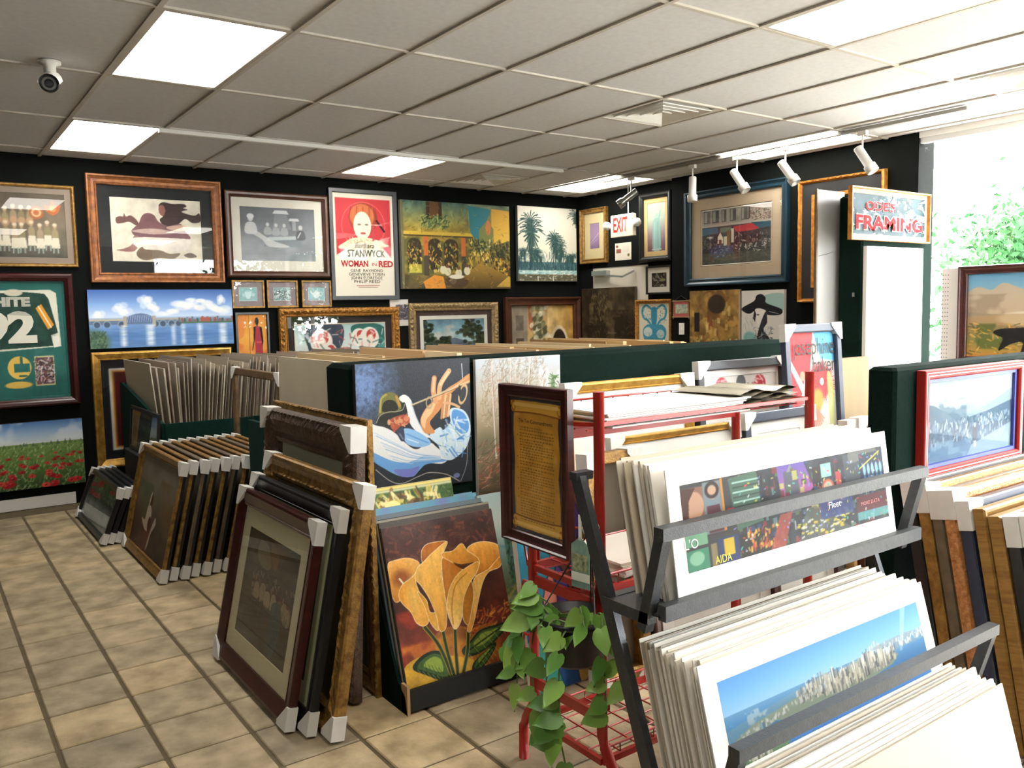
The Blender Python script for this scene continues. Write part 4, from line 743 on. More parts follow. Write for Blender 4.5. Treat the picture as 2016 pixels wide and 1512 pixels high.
def a_abstract():
    a = Art(.9, 110, '2f5a9a', 32); a.rect(0, 0, .45, .5, '2c8aa8'); a.rect(.4, 0, 1, .6, '8a5a4a'); B = '1c1426'
    def sh(p, c): a.line(list(smoothpts(p)) + [smoothpts(p)[0]], .016, B); a.poly(p, c, smooth=True)
    sh([(.42, 0), (.60, 0), (.72, .25), (.66, .5), (.52, .42), (.44, .2)], '5a4a9a'); sh([(.20, .55), (.30, .40), (.36, .58), (.32, .8), (.22, .78)], 'e08a78'); sh([(.36, .38), (.46, .45), (.5, .7), (.44, .9), (.36, .7)], '6a5ab0'); sh([(.56, .30), (.72, .26), (.78, .5), (.70, .72), (.58, .6)], 'e09080'); sh([(.45, .55), (.58, .50), (.60, .66), (.50, .70)], 'a0443c'); sh([(.48, .72), (.58, .68), (.60, .95), (.5, 1)], 'd0b060'); sh([(.62, .75), (.95, .66), (1, .95), (.7, .98)], '7a4a3a'); sh([(.0, .72), (.2, .80), (.3, 1), (0, 1)], '3f9a8a'); sh([(.62, .86), (.85, .92), (.9, 1), (.64, 1)], '7a86c8'); sh([(.72, .0), (.9, .05), (.86, .3), (.74, .22)], '4fa8b8'); return a
def a_scroll():
    a = Art(.66, 170, '3a3a40', 33); a.poly([(.08, .06), (.92, .06), (.90, .20), (.93, .40), (.90, .55), (.93, .75), (.92, .95), (.08, .95), (.06, .70), (.08, .45), (.06, .25)], 'b5832f', smooth=False); a.mottle(.07, 4); a.patch('c69a48', .5, 3, 4, .2, .8, (.10, .12, .89, .93))
    for y, s in ((.065, 1), (.935, -1)):
        a.poly([(.05, y - .03 * s), (.92, y - .03 * s + .0), (.97, y + .01 * s), (.93, y + .06 * s), (.5, y + .045 * s), (.08, y + .055 * s), (.03, y + .01 * s)], 'c8983c', smooth=True); a.line([(.08, y + .055 * s), (.5, y + .047 * s), (.93, y + .062 * s)], .016, '7a4418', .95, True); a.ell(.07, y + .01, .04, .04, '9a6026', ring=.35); a.ell(.93, y + .015, .04, .04, '9a6026', ring=.35); a.line([(.1, y - .005 * s), (.9, y - .005 * s)], .04, 'e2bf6e', .8)
    r = a.rng
    y = .20
    for k in range(34):
        y += .0195
        if k in (2, 4, 12, 14, 23, 25): y += .006
        x1 = .82 if k % 5 else .62
        x = .18
        while x < x1: w = r.uniform(.015, .05); a.rect(x, y, min(x + w, x1), y + .008, '4a3a1c', .55); x += w + .014
    for y in (.28, .44, .52, .60, .68, .74): a.rect(.13, y, .15, y + .009, '4a3a1c', .6)
    return a
def a_times():
    a = Art(3.2, 330, '2b3138', 34); a.mottle(.25, 24); r = a.rng
    a.rect(.0, 0, .22, 1, '3a3a3a'); a.poly([(.42, 0), (.56, 0), (.60, .35), (.56, .45), (.44, .42)], '6a5ab0', c2='c06aa0'); a.rect(.455, .08, .525, .62, '5a5a68'); a.poly([(.47, .10), (.49, .0), (.51, .10)], '8a8a98')
    for k in range(240): x, y = r.uniform(.2, 1), r.uniform(0, 1); w, h = r.uniform(.006, .025), r.uniform(.03, .12); a.rect(x, y, x + w, y + h, ['1c2026', '40606a', '54744a', '8a3030', 'c8c46a', '2f4a7a', '6a8a8a', 'b8b8c0', '74343c', '34302a'][r.integers(10)], .8)
    a.poly([(.20, .03), (.33, .0), (.34, .62), (.22, .66)], '4a6a58'); 
    for k in range(9): a.rect(.215, .08 + k * .06, .335, .10 + k * .06, ['a8d0c0', '2c4038'][k % 2], .9)
    a.rect(.0, .05, .10, .50, '8a6450'); a.ell(.05, .26, .04, .16, 'c89a7c'); a.poly([(.0, .05), (.06, .06), (.03, .2), (.02, .5), (0, .5)], '4a2a1c'); a.rect(.09, .02, .165, .62, '7a8a92'); a.ell(.128, .15, .02, .08, 'c8a084'); a.poly([(.10, .30), (.155, .30), (.165, .62), (.10, .62)], '5a2a34'); a.ell(.128, .12, .03, .1, '35201a', ring=.4); a.rect(.0, .50, .09, .72, '7ab08a'); a.rect(.165, .0, .175, .62, 'd08a30'); a.rect(.185, .38, .215, .56, 'b02a28')
    a.rect(.0, .76, .09, 1, '3f8a6a'); a.ell(.04, .86, .03, .08, '8ac0a0'); a.rect(.10, .74, .125, 1, '8a7a5a'); a.rect(.13, .70, .22, 1, '2a3a6a'); a.rect(.155, .72, .20, .92, 'd8b82c'); a.rect(.225, .72, .36, 1, '2a2a24'); a.dabs((.26, .7, .40, .95), 50, ['e08a28', 'c84a28', '6a2a20', 'f0c050'], .012, .008, 1.57, .3); a.poly([(.42, .60), (.48, .60), (.43, 1), (.36, 1)], 'b04a3c', .8); a.poly([(.55, .60), (.60, .6), (.78, 1), (.50, 1)], '5a5e58', .8); a.dabs((.5, .75, .8, .98), 60, ['e0c030', 'd8d8d0', '6a7a40', 'e8d860'], .012, .008, 0, .2)
    a.rect(.60, .10, .64, .35, '2a2420'); a.ell(.675, .42, .035, .13, 'c8684a'); a.ell(.675, .42, .026, .10, 'd8d4c0', .8); a.rect(.645, .08, .70, .26, '9fd0c4'); a.rect(.585, .40, .62, .55, 'd8d4d4'); a.rect(.72, .22, .75, .42, 'c04a50'); a.rect(.77, .02, .86, .56, '4a5058'); a.poly([(.80, .0), (.96, .0), (.98, .10), (.80, .16)], '8a8a80', .6); a.rect(.86, .05, 1, .48, '23344a'); a.line([(.86, .25), (.98, .06)], .006, 'd8c850')
    for k in range(5): a.ell(.885 + k * .024, .28, .008, .08, '9ac4e0'); a.ell(.885 + k * .024, .42, .01, .05, '4a8ac8')
    a.rect(.82, .62, 1, .84, '5a2028'); a.rect(.82, .84, 1, .95, '5fa8a8', .8); a.rect(.62, .55, .80, .80, '2a3a7a', .8); a.dabs((.2, .05, 1, .95), 160, ['e8e8e0', 'e84a40', '50d0c0', 'f0e050', '8a9af0'], .008, .004, 0, 1.5, .9); return a
def a_manhattan():
    a = Art(3.1, 330, '3f86c8', 35); a.grad(['4f95da', '6fb0e6', '9cc8ea'], 0, .40); a.grad(['5a90b8', '3f86c4', '2f76b8', '2a6aa8'], .36, 1); r = a.rng
    a.poly([(0, .50), (.30, .40), (.6, .36), (1, .36), (1, .44), (.6, .46), (.3, .52), (0, .62)], '6f96aa', .7); a.patch('c8d4d8', .55, 30, 8, .1, .6, (0, .40, .7, .54))
    a.poly([(.0, .64), (.10, .54), (.30, .47), (.55, .40), (.76, .40), (.84, .50), (.80, .58), (.60, .66), (.42, .72), (.32, .70), (.2, .60), (.1, .66), (.02, .72)], '8a9a8a', smooth=False)
    for k in range(430):
        t = r.random() ** .8; x = .30 + .52 * t; base = .44 + .22 * r.random() * (1 - abs(t - .5)); 
        if x < .36: base = min(base, .68)
        h = .06 + .16 * math.exp(-((x - .72) / .10) ** 2) * r.random() + .10 * math.exp(-((x - .46) / .10) ** 2) * r.random(); w = r.uniform(.004, .009); a.rect(x, base - h, x + w, base, ['c8c4b4', 'a8a698', 'e0dccc', '6a7278', '8a8a84', 'd4ccb8', '4a525a'][r.integers(7)], .9)
    for k in range(120): x = r.uniform(.05, .45); y = .64 - .36 * x + r.uniform(-.02, .03); a.rect(x, y - .03, x + .004, y, ['d0d4d4', 'a8b4ba', 'e4e4de'][r.integers(3)], .8)
    a.poly([(0, .86), (.12, .80), (.26, .80), (.22, .92), (.10, 1), (0, 1)], '5a7a58', smooth=False); a.rect(.135, .56, .155, .86, '5a7a92'); a.rect(.135, .56, .143, .86, '86a8ba'); a.dabs((.0, .74, .16, .92), 110, ['c4bca8', '8a8a7a', '5a6a4a', 'dcd6c6', '48544a'], .010, .010, 1.57, .2); a.ell(.33, .95, .06, .06, '6a7a5a', rot=-.2); a.dabs((.28, .90, .39, .99), 40, ['b0a890', '4a5a40'], .01, .008, 1.57, .3); a.ell(.84, .33, .14, .035, '8a9aa0', .8); a.dabs((.76, .32, 1, .42), 90, ['c4ccd0', '8a98a0', 'dfe4e4'], .008, .008, 1.57, .3)
    for x, y in ((.52, .78), (.56, .76), (.61, .70)): a.line([(x, y), (x + .012, y - .02)], .004, 'e8f0f2')
    a.poly([(.90, .0), (.93, .0), (.865, .48), (.85, .48)], 'd0e4f2', .35); return a
def a_crowd():
    a = Art(1.9, 220, '6a94b8', 36); a.grad(['d8e6f0', 'dbe8f2', '9cbcd4'], 0, .5); a.poly([(0, .26), (.10, .30), (.2, .38), (.36, .44), (.42, .50), (.42, .62), (0, .62)], '4a7896', smooth=False); a.patch('5a86a2', .5, 8, 6, .1, .8, (0, .25, .45, .6)); a.poly([(.6, .5), (.7, .38), (1, .2), (1, .5)], 'a8c4d8', .7)
    a.poly([(0, .55), (.3, .54), (.7, .46), (1, .36), (1, .85), (0, .92)], '3f6f96'); a.dabs((0, .52, 1, .82), 420, ['2a5478', '8ab0cc', '365f84', 'c8dcea', '5a86aa', '1f4464'], .035, .012, 1.57, .2, .8); a.dabs((.0, .50, .95, .62), 90, ['d0e2ee', '7aa4c4'], .02, .010, 1.57, .5); a.grad(['5a90ba', '6fa4c8'], .86, 1); a.poly([(0, .80), (.5, .78), (.5, 1), (0, 1)], '4f86b0', .8); a.poly([(.52, .86), (1, .66), (1, 1), (.46, 1)], 'a8c8de', .8); a.patch('8ab8d6', .55, 10, 8, .1, .6, (0, .75, 1, 1)); a.ell(.55, .72, .03, .12, '1f3f5e'); a.ell(.55, .62, .012, .03, 'c8d8e4'); a.rect(.54, .82, .57, .9, 'dce8f0'); return a
def a_hatposter():
    a = Art(1.5, 120, 'e6e2da', 37)
    for x, col in ((.24, 'c23a48'), (.76, 'c83a48')): a.ell(x, .15, .085, .13, col); a.rect(x - .10, .20, x + .10, .30, 'e6e2da', .85); a.dabs((x - .08, .05, x + .08, .18), 12, ['e8c8c8', 'efe8e4', 'a02a38'], .07, .012, .4, .5)
    a.ell(.50, .12, .065, .12, '5a5e60'); a.poly([(.41, .24), (.60, .12), (.56, .24), (.46, .29)], '4a4e50', smooth=True); a.ell(.53, .33, .04, .04, '6a6c6c'); a.rect(.1, .6, .9, .64, '8a8a88', .4); return a
def a_burst():
    a = Art(.60, 130, 'efece4', 38); a.poly([(0, 0), (.55, 0), (.45, .30), (.12, .55), (0, .5)], 'd8323a'); a.poly([(.55, 0), (1, 0), (1, .22), (.7, .2)], '3fa8d8', .8); a.poly([(.0, .2), (.05, .18), (.38, .42), (.34, .48)], 'f6f2e8'); a.poly([(.02, .45), (.3, .45), (.36, .8), (.1, .9), (0, .8)], 'd63a40', .9)
    for k in range(60):
        t = k / 60 * 2 * PI; l = .26 + .1 * a.rng.random(); a.poly([(.70 + .05 * math.cos(t + .5), .36 + .03 * math.sin(t + .5)), (.70 + l * math.cos(t), .36 + l * .55 * math.sin(t)), (.70 + .05 * math.cos(t - .5), .36 + .03 * math.sin(t - .5))], ['d02a34', 'e04a48', 'c41f2c'][k % 3])
    a.ell(.55, .50, .12, .09, 'e88a3a', .9, soft=.4); a.ell(.62, .48, .10, .07, 'f0b04a', .8, soft=.5)
    for k in range(26): t = .2 * PI + k / 25 * .8 * PI; a.line([(.55, .54), (.55 + .2 * math.cos(t), .54 + .14 * math.sin(t))], .012, ['e06a4a', 'f0b8a0'][k % 2])
    a.ell(.30, .31, .05, .035, 'b89878'); a.poly([(.33, .34), (.42, .42), (.36, .62), (.30, .6)], 'efe8dc', smooth=True); a.poly([(.30, .62), (.48, .76), (.36, .84), (.28, .8)], 'f2c030', smooth=True); a.poly([(.66, .68), (.86, .78), (.82, .84), (.66, .86)], '4aa0d0', smooth=True); a.poly([(.82, .3), (.95, .4), (.92, .75), (.84, .7)], 'd8dc8a', .8, smooth=True); return a
def a_dog():
    a = Art(.95, 130, '8a8a8a', 39); a.grad(['5f94b8', '7fa8c0', '9a948a', '8a7454', '7a7440', 'b8843a']); a.poly([(0, .24), (.12, .16), (.25, .20), (.38, .12), (.6, .2), (.8, .1), (1, .2), (1, .46), (0, .46)], 'b8a48c', smooth=True, al=.9); a.patch('8a7a68', .5, 5, 5, .15, .7, (0, .25, 1, .5)); a.ell(.62, .54, .3, .08, 'cfc4b0', soft=.3); a.poly([(0, .52), (.5, .48), (1, .5), (1, .62), (0, .62)], 'a5875f', .6); a.patch('4f5a2c', .48, 5, 5, .12, .8, (0, .6, .45, .9)); a.dabs((0, .6, 1, 1), 150, ['6a7034', 'c08a3c', '4a4a24', 'd8a850'], .05, .012, .3, .6)
    a.poly([(.28, .70), (.36, .66), (.62, .64), (.78, .60), (1, .60), (1, .80), (.86, .82), (.70, .80), (.62, .94), (.56, .96), (.58, .82), (.46, .84), (.34, .92), (.38, .78), (.32, .74)], '1b1a1c', smooth=True); return a
def a_market():
    a = Art(.68, 170, '4a4236', 40); a.grad(['57503f', '5a4e38', '463d30', '40382e', '37332c']); a.mottle(.12, 5); a.poly([(.25, .08), (.42, .10), (.50, .26), (.36, .30), (.22, .22)], '80775a', smooth=True); a.poly([(.45, .05), (.62, .12), (.60, .26), (.52, .22)], '756240', smooth=True); a.patch('7a5a34', .5, 5, 6, .15, .5, (.3, 0, .8, .3)); a.dabs((.2, .34, .98, .60), 260, ['9a8a6a', '6a5038', '3a2c22', 'b0a080', '54463a', '7a5a40'], .05, .016, 1.5, .35, .7)
    for x, y in ((.3, .42), (.42, .40), (.52, .44), (.64, .43), (.74, .45), (.84, .44), (.9, .47)): a.ell(x, y, .03, .035, '5a3a2a'); a.poly([(x - .05, y + .16), (x - .04, y + .04), (x + .04, y + .04), (x + .05, y + .16)], ['9a8c70', 'a89a80', '6a5a48'][int(x * 100) % 3], .8, smooth=True)
    a.poly([(.62, .55), (.72, .50), (.80, .56), (.82, .72), (.76, .95), (.62, .95), (.62, .70)], '35474e', .85, smooth=True); a.ell(.70, .46, .035, .035, '4a3226'); a.patch('2c2a26', .5, 4, 5, .15, .5, (0, .6, 1, 1)); a.dabs((0, .6, 1, 1), 90, ['54483a', '2a2622', '4a4034'], .12, .012, 1.57, .15, .5); return a
def a_seated():
    a = Art(1.5, 170, '6f6656', 41); a.grad(['7a7266', '746c5c', '5f5540', '4a3a2c', '3a2c22']); a.mottle(.08, 4); a.patch('6a5030', .48, 4, 4, .2, .7, (.55, .2, 1, .7)); a.patch('4f5638', .5, 4, 4, .15, .7, (0, .3, .4, .7)); a.patch('6a3a2a', .45, 3, 3, .15, .8, (0, .65, .5, 1)); a.patch('2a231d', .5, 4, 4, .2, .8, (.5, .6, 1, 1))
    a.ell(.40, .46, .045, .075, '4a3020'); a.poly([(.36, .42), (.40, .37), (.37, .52), (.35, .56)], 'b5a890', smooth=True); a.poly([(.34, .54), (.42, .52), (.46, .62), (.44, .76), (.36, .78), (.26, .72), (.24, .68), (.32, .68)], 'b8a894', smooth=True); a.poly([(.56, .60), (.60, .66), (.52, .78), (.50, .90), (.46, .96), (.48, .82)], 'a89c8c', smooth=True); a.ell(.44, .70, .04, .08, '4a2c1e'); return a
def a_winter():
    a = Art(1.6, 110, '3a4038', 42); a.grad(['3f463e', '4a5248', '3a423c', '8a928c', 'a5aaa2', '8a8f8a']); a.dabs((0, 0, 1, .55), 260, ['22281f', '5a6456', '2f372c', '6d756a'], .06, .008, 1.5, .3); a.mottle(.08, 8); return a
def a_plainscape():
    a = Art(1.4, 70, '56605a', 43); a.grad(['5a6466', '4a5a56', '3f4a3c', '7a7462']); a.mottle(.15, 6); return a
def a_docu():
    a = Art(.72, 40, 'c9c5be', 44); a.rect(.3, .2, .98, .78, '4a4a52'); a.dabs((.3, .2, .98, .78), 50, ['8a8a92', '25252c', 'b5b5b8', '6a4a4a'], .12, .04, 1, 1); return a
def a_cert():
    a = Art(1.05, 50, 'd2ccbc', 45); a.rect(.06, .12, .2, .26, '8a4a3a'); a.rect(.08, .34, .38, .58, '8a5444'); 
    for k in range(6): a.rect(.45, .16 + k * .07, .88, .18 + k * .07, 'a5a096', .7)
    a.ell(.84, .72, .07, .09, '6a6a3a'); return a
def a_sign():
    a = Art(2.75, 150, '1d343c', 46); a.patch('29464e', .5, 6, 4, .2, .6); return a
def a_blank(c='cfd0c4'): a = Art(1.3, 24, c, 47); a.mottle(.03, 3); return a
def a_pale():
    a = Art(.62, 60, 'eae8e4', 48); a.rect(.02, 0, .06, 1, 'd89a88', .6); a.patch('d4dfe8', .55, 3, 4, .2, .6); return a
def a_strip():
    a = Art(1.4, 40, '5f93a8', 49); a.patch('7a6aa8', .5, 4, 4, .2, .6); return a
# ------------------------------------------------------------------ pictures on the back wall (face -y)
BW = RY1 - .003
def onback(fn, name, label, x0, x1, z0, z1, tilt=0.0, **k):
    return fn(name, label, k.pop('cat', 'picture'), x1 - x0, z1 - z0, ((x0 + x1) / 2, BW - (.0 if tilt == 0 else (z1 - z0) * math.sin(abs(tilt)) + .002), z0), 0.0, tilt, **k)
def onright(fn, name, label, y0, y1, z0, z1, x=RX1 - .003, tilt=0.0, **k):
    return fn(name, label, k.pop('cat', 'picture'), abs(y0 - y1), z1 - z0, (x, (y0 + y1) / 2, z0), -PI / 2, tilt, **k)
onback(framed, 'framed_print', 'brown print of a turbaned procession in a thin beaded gold frame, left edge', -.62, .235, 1.98, 2.65, style='round', fw=.03, D=.03, fm='goldd', mats=[(.05, '8d7f72')], art=a_parade(), glass=True)
j = onback(framed, 'framed_jersey', 'framed green sports jersey on teal mat in a mahogany frame', -.62, .18, .84, 1.93, style='round', fw=.065, D=.05, fm='mahog', mats=[(.02, '2b6a63')], art=a_jersey(), glass=True)
JW = mat('jersey_lettering', 'dcd8c8', .8)
lettering('WHITE', .095, JW, j, -.115, -.0125, .855, bold=.006, width=.40); lettering('92', .33, JW, j, -.085, -.0125, .64, bold=.016, width=.40)
onback(canvas, 'canvas_painting', 'canvas of red poppies in a green field under blue sky, low at left', -.66, .18, .17, .72, art=a_poppies(), edge='1c1e1e', cat='painting')
f = onback(framed, 'framed_print', 'print of a windblown woman on cream in a wide bronze frame with black mat', .32, 1.435, 1.855, 2.765, style='scoop', fw=.085, D=.05, fm='bronze', mats=[(.10, '1d2022')], art=a_flow(), glass=True)
onback(canvas, 'canvas_print', 'wide panoramic canvas of a bridge over a blue river with clouds', .28, 1.49, 1.295, 1.795, art=a_bridge(), edge='1c2026', cat='picture')
onback(framed, 'framed_jersey', 'maroon jersey panel in a plain bright gold frame behind the print bin', .28, 1.46, .27, 1.265, style='slope', fw=.07, D=.05, fm='gold', art=a_quilt(), glass=True)
onback(framed, 'framed_print', 'grey nightlife print with wide white mat in a dark walnut frame', 1.465, 2.475, 1.905, 2.705, style='round', fw=.06, D=.045, fm='walnut', mats=[((.085, .085, .10, .085), 'd8d4c8')], art=a_pool(), glass=True)
for k, (x0, lab) in enumerate(((1.50, 'leftmost of three small teacup prints in thin gold frames'), (1.83, 'middle of three small teacup prints in thin gold frames, flower motif'), (2.175, 'rightmost of three small teacup prints in thin gold frames, white teapot'))):
    onback(framed, 'small_framed_print', lab, x0, x0 + .305, 1.62, 1.88, style='flat', fw=.018, D=.02, fm='goldd', mats=[(.05, '8a7a80'), (.006, 'd8dada')], art=a_tea(k), glass=True, group='three small teacup prints')
onback(framed, 'framed_print', 'orange print of a slim woman in a red dress, thin black frame', 1.515, 1.835, 1.13, 1.58, style='flat', fw=.022, D=.025, fm='black', art=a_african(), glass=True)
p = onback(framed, 'film_poster', 'red and cream film poster of a woman in a black frame', 2.485, 3.235, 1.685, 2.79, style='flat', fw=.042, D=.03, fm='charcoal', art=a_film(), glass='low', pm=PAPER)
INK = mat('black_ink', '1c1a18', .7); REDINK = mat('red_ink', 'a8242a', .7); OLIVE = mat('olive_ink', '3a3810', .7)
def poster_text(s, size, m, z, w, x=0.0, **k): lettering(s, size, m, p, x, -.0105, z, width=w, **k)
poster_text('Barbara', .075, INK, .545, .22, .0, shear=.3); poster_text('STANWYCK', .10, OLIVE, .465, .42, .02, bold=.002); poster_text('WOMAN', .085, REDINK, .362, .30, -.11, bold=.003); poster_text('IN', .045, REDINK, .358, .05, .105); poster_text('RED', .085, REDINK, .362, .165, .235, bold=.003)
for s, z, w in (('GENE  RAYMOND', .295, .36), ('GENEVIEVE TOBIN', .258, .40), ('JOHN ELDREDGE', .221, .35), ('PHILIP REED', .184, .29)): poster_text(s, .040, INK, z, w, .02)
MB().box(-.10, .16, -.0105, -.0103, .142, .150).box(-.08, .14, -.0105, -.0103, .126, .133).build('credit_line', mat('pale_red_ink', 'b58a80', .7), p)
onback(framed, 'framed_print', 'print of women in white hats in a heavily carved gold frame', 1.93, 3.22, .78, 1.61, style='orn', fw=.085, D=.06, fm='goldo', mats=[(.07, '2a2220'), (.015, 'cfc6b4')], art=a_hatsladies(), glass=True, orn={3: (.012, 22), 4: (.02, 16), 5: (.018, 24), 9: (.006, 40)}, seg=90)
onback(canvas, 'paper_print', 'small white sheet with a dark photo, tucked under the film poster', 3.13, 3.345, 1.41, 1.685, art=a_docu(), edge='d8d4cc', d=.006, pm=PAPER)
onback(canvas, 'canvas_painting', 'golden street cafe canvas with arches, large and unframed', 3.265, 4.65, 1.795, 2.715, art=a_street(), edge='6a6a5a', cat='painting', d=.045)
onback(framed, 'framed_print', 'tree landscape with white mat in a carved silver gold frame', 3.34, 4.48, .78, 1.645, style='orn', fw=.085, D=.055, fm='silver', mats=[(.055, '4a3a36'), (.045, 'd4d2c8')], art=a_landsc(), glass=True, orn={3: (.01, 22), 4: (.016, 18), 5: (.012, 26), 9: (.005, 40)}, seg=80)
onback(framed, 'framed_painting', 'painting of a dark archway and vines in a reddish brown frame', 4.57, 5.69, .75, 1.695, style='scoop', fw=.10, D=.06, fm='walnut', art=a_arch(), pm=CANVAS, cat='painting')
onback(canvas, 'canvas_print', 'square canvas of teal palm trees against a pale sky', 4.765, 5.635, 1.88, 2.735, art=a_palms(), edge='6a7470', d=.045)

# ------------------------------------------------------------------ pictures on the right wall (face -x)
XR = 5.697
onright(framed, 'framed_print', 'small purple print with wide cream mat in an antique gold frame', 3.915, 3.448, 2.08, 2.72, x=XR, style='scoop', fw=.055, D=.05, fm='goldd', mats=[((.10, .10, .12, .12), 'c8b88c')], art=a_purple(), glass=True)
c = onright(canvas, 'certificate', 'white certificate card below the exit sign', 3.334, 3.069, 2.09, 2.284, x=XR, art=a_cert(), edge='d8d2c4', d=.006, pm=PAPER, cat='certificate')
onright(framed, 'framed_print', 'tall narrow print of a green statue with gold mat in a black frame', 2.906, 2.419, 2.042, 2.782, x=5.682, style='round', fw=.06, D=.045, fm='black', mats=[(.055, 'c9ad78')], art=a_statue(), glass=True)
onright(framed, 'small_framed_photo', 'small dark photo with white mat in a black frame beside the door', 2.811, 2.436, 1.691, 1.997, x=5.682, style='flat', fw=.02, D=.025, fm='black', mats=[(.06, 'c8c2b4')], art=a_photo(), glass=True)
onright(canvas, 'canvas_painting', 'murky dark brown canvas hung in front of the door', 3.881, 2.972, 1.04, 1.785, x=5.682, art=a_brown(), edge='5a5040', cat='painting')
onright(framed, 'framed_painting', 'blue two-handled vase painting in a carved gold frame', 2.979, 2.424, 1.03, 1.636, x=5.682, style='orn', fw=.045, D=.045, fm='goldo', art=a_vase(), pm=CANVAS, cat='painting', orn={4: (.01, 30), 5: (.008, 22)}, seg=50)
# tiny hanging scroll
t = thing('hanging_scroll', 'tiny red and green hanging scroll beside the blue vase painting', 'wall hanging', (5.617, 2.246, 1.43), -PI / 2)
MB().box(-.10, .10, -.006, -.002, .02, .17).build('panel', mat('scroll_red', 'a8524c', .8), t); MB().box(-.08, .09, -.0075, -.006, .05, .145).build('verse_sheet', mat('scroll_green', '5a7a68', .8, color2='b8b8a0', scale=30), t)
for z in (.178, .012): MB().tube([(-.125, -.006, z), (.125, -.006, z)], .007).build('rod', mat('scroll_rod', '8a6a44', .6), t)
for x in (-.108, .108): MB().tube([(x, -.006, -.005), (x, -.006, .195)], .005).build('rod', MATS['scroll_rod'], t)
MB().tube([(-.1, -.006, .18), (0, -.004, .235), (.1, -.006, .18)], .002, 5).build('cord', M_BLACKP, t)
t = thing('light_switch', 'white light switch plate on the dark wall below the hanging scroll', 'light switch', (5.618, 2.243, 1.26), -PI / 2)
MB().bevbox(-.038, .038, -.006, 0, 0, .12, .003).build('plate', M_PLAST, t); MB().box(-.005, .005, -.014, -.005, .048, .072).build('toggle', M_PLAST, t)
onright(framed, 'framed_print', 'large cafe street print with red awning, beige mat and dark teal frame', 2.167, .919, 1.756, 2.702, style='scoop', fw=.075, D=.055, fm='teal', mats=[(.12, 'a5937a'), (.008, '3a2a22'), (.012, 'c9c2b2')], art=a_awning(), glass=True)
onright(canvas, 'canvas_painting', 'gold and brown patterned canvas beneath the teal framed print', 2.10, 1.469, 1.08, 1.707, art=a_goldabs(), edge='b8ae98', cat='painting')
onright(canvas, 'canvas_print', 'canvas of a pale woman in a wide black hat with teal splashes', 1.437, .953, 1.19, 1.691, art=a_hatlady(), edge='c2beb4')
m = onright(framed, 'framed_mirror', 'tall dark mirror in a double gold and black frame near the wall end', .805, -.015, 1.566, 2.640, style='round', fw=.035, D=.06, fm='copper', cat='mirror', orn={3: (.006, 60), 4: (.005, 60)}, seg=60, liner=(.11, 'black'), back=False)
ring_mesh(.56, .81, .03, -.01, -.035, .132).build('inner_bead', FM['copper'], m)
MB().box(-.26, .26, -.012, -.006, .15, .925).build('mirror_glass', mat('mirror', '55585a', .05, .9), m)

# ------------------------------------------------------------------ exit sign, tracks, spotlights, camera
t = thing('exit_sign', 'lit exit sign with two emergency lamp heads hung from the ceiling', 'exit sign', (5.40, 2.885, 2.32), -PI / 2)
MB().bevbox(-.175, .175, -.03, .03, 0, .235, .008).build('housing', mat('exit_white', 'e9e0c8', .5), t)
lettering('EXIT', .215, mat('exit_red', 'e0302a', .5), t, -.018, -.032, .118, width=.22, bold=.004)
for s in (-1, 1):
    MB().tube([(s * .17, 0, .10), (s * .215, 0, .12)], .02).build('lamp_arm', M_PLAST, t)
    o = MB().lathe([(0, .02), (.03, .022), (.045, 0), (.046, -.035), (.0, -.04)], 16, 'y', (s * .235, -.01, .13)); o.build('lamp_head', M_PLAST, t)
MB().tube([(.08, 0, .235), (.08, 0, .56)], .006).build('stem', M_CHROME, t)
t = thing('ceiling_rail', 'long thin white rail running below the ceiling, parallel to the back wall', 'rail', (0, 2.44, CZ))
MB().box(.56, 4.2, -.02, .02, -.035, -.008).build('rail', M_PLAST, t)
t = thing('light_track', 'grey lighting track on the ceiling carrying the spotlights at the right', 'light track', (5.0, 0, CZ))
MB().box(-.02, .02, -.95, 2.75, -.032, -.006).build('track', mat('track_grey', '8d8a84', .5), t)
spots = [(2.34, .95, -2.4, 'silver spotlight on the track above the exit sign'), (1.53, .10, -1.0, 'white spotlight hanging straight down, left of the teal framed print'), (1.02, .6, .15, 'white tilted spotlight above the middle of the teal framed print'), (.52, .62, .2, 'white tilted spotlight above the right edge of the teal framed print'), (-.17, .55, .25, 'white spotlight nearest the window')]
for k, (y, tl, az, lab) in enumerate(spots):
    t = thing('spotlight', lab, 'spotlight', (5.0, y, CZ - .03), group='spotlights on the right track')
    m = M_CHROME if k == 0 else M_PLAST
    MB().box(-.016, .016, -.035, .035, -.035, 0).build('adapter', M_PLAST, t); MB().tube([(0, 0, -.03), (0, 0, -.15)], .007).build('stem', m, t)
    c = MB().lathe([(0, .07), (.030, .07), (.034, .06), (.034, -.09), (.046, -.10), (.046, -.155), (.04, -.16), (.032, -.15), (0, -.14)], 18)
    o = c.build('lamp_can', m, t, (0, 0, -.18), (0, 0, 0)); d = Vector((math.sin(tl) * math.cos(az - PI / 2), math.sin(tl) * math.sin(az - PI / 2), -math.cos(tl))); o.rotation_euler = (-d).to_track_quat('Z', 'Y').to_euler()
    b = MB().lathe([(0, .072), (.026, .072)], 14).build('can_cap', M_BLACKP, o)
t = thing('security_camera', 'small bullet security camera with white mount on the ceiling at left', 'camera', (-.28, 1.11, CZ))
MB().lathe([(0, 0), (.055, 0), (.055, -.012), (.03, -.02), (.028, -.07), (0, -.07)], 20).build('mount', M_PLAST, t)
o = MB().lathe([(0, .06), (.035, .055), (.042, .03), (.042, -.05), (.046, -.055), (.046, -.07), (.038, -.068), (.0, -.062)], 22).build('body', M_BLACKP, t, (0, -.01, -.105)); dd = Vector((-.25, -.9, -.35)); o.rotation_euler = (-dd).to_track_quat('Z', 'Y').to_euler()
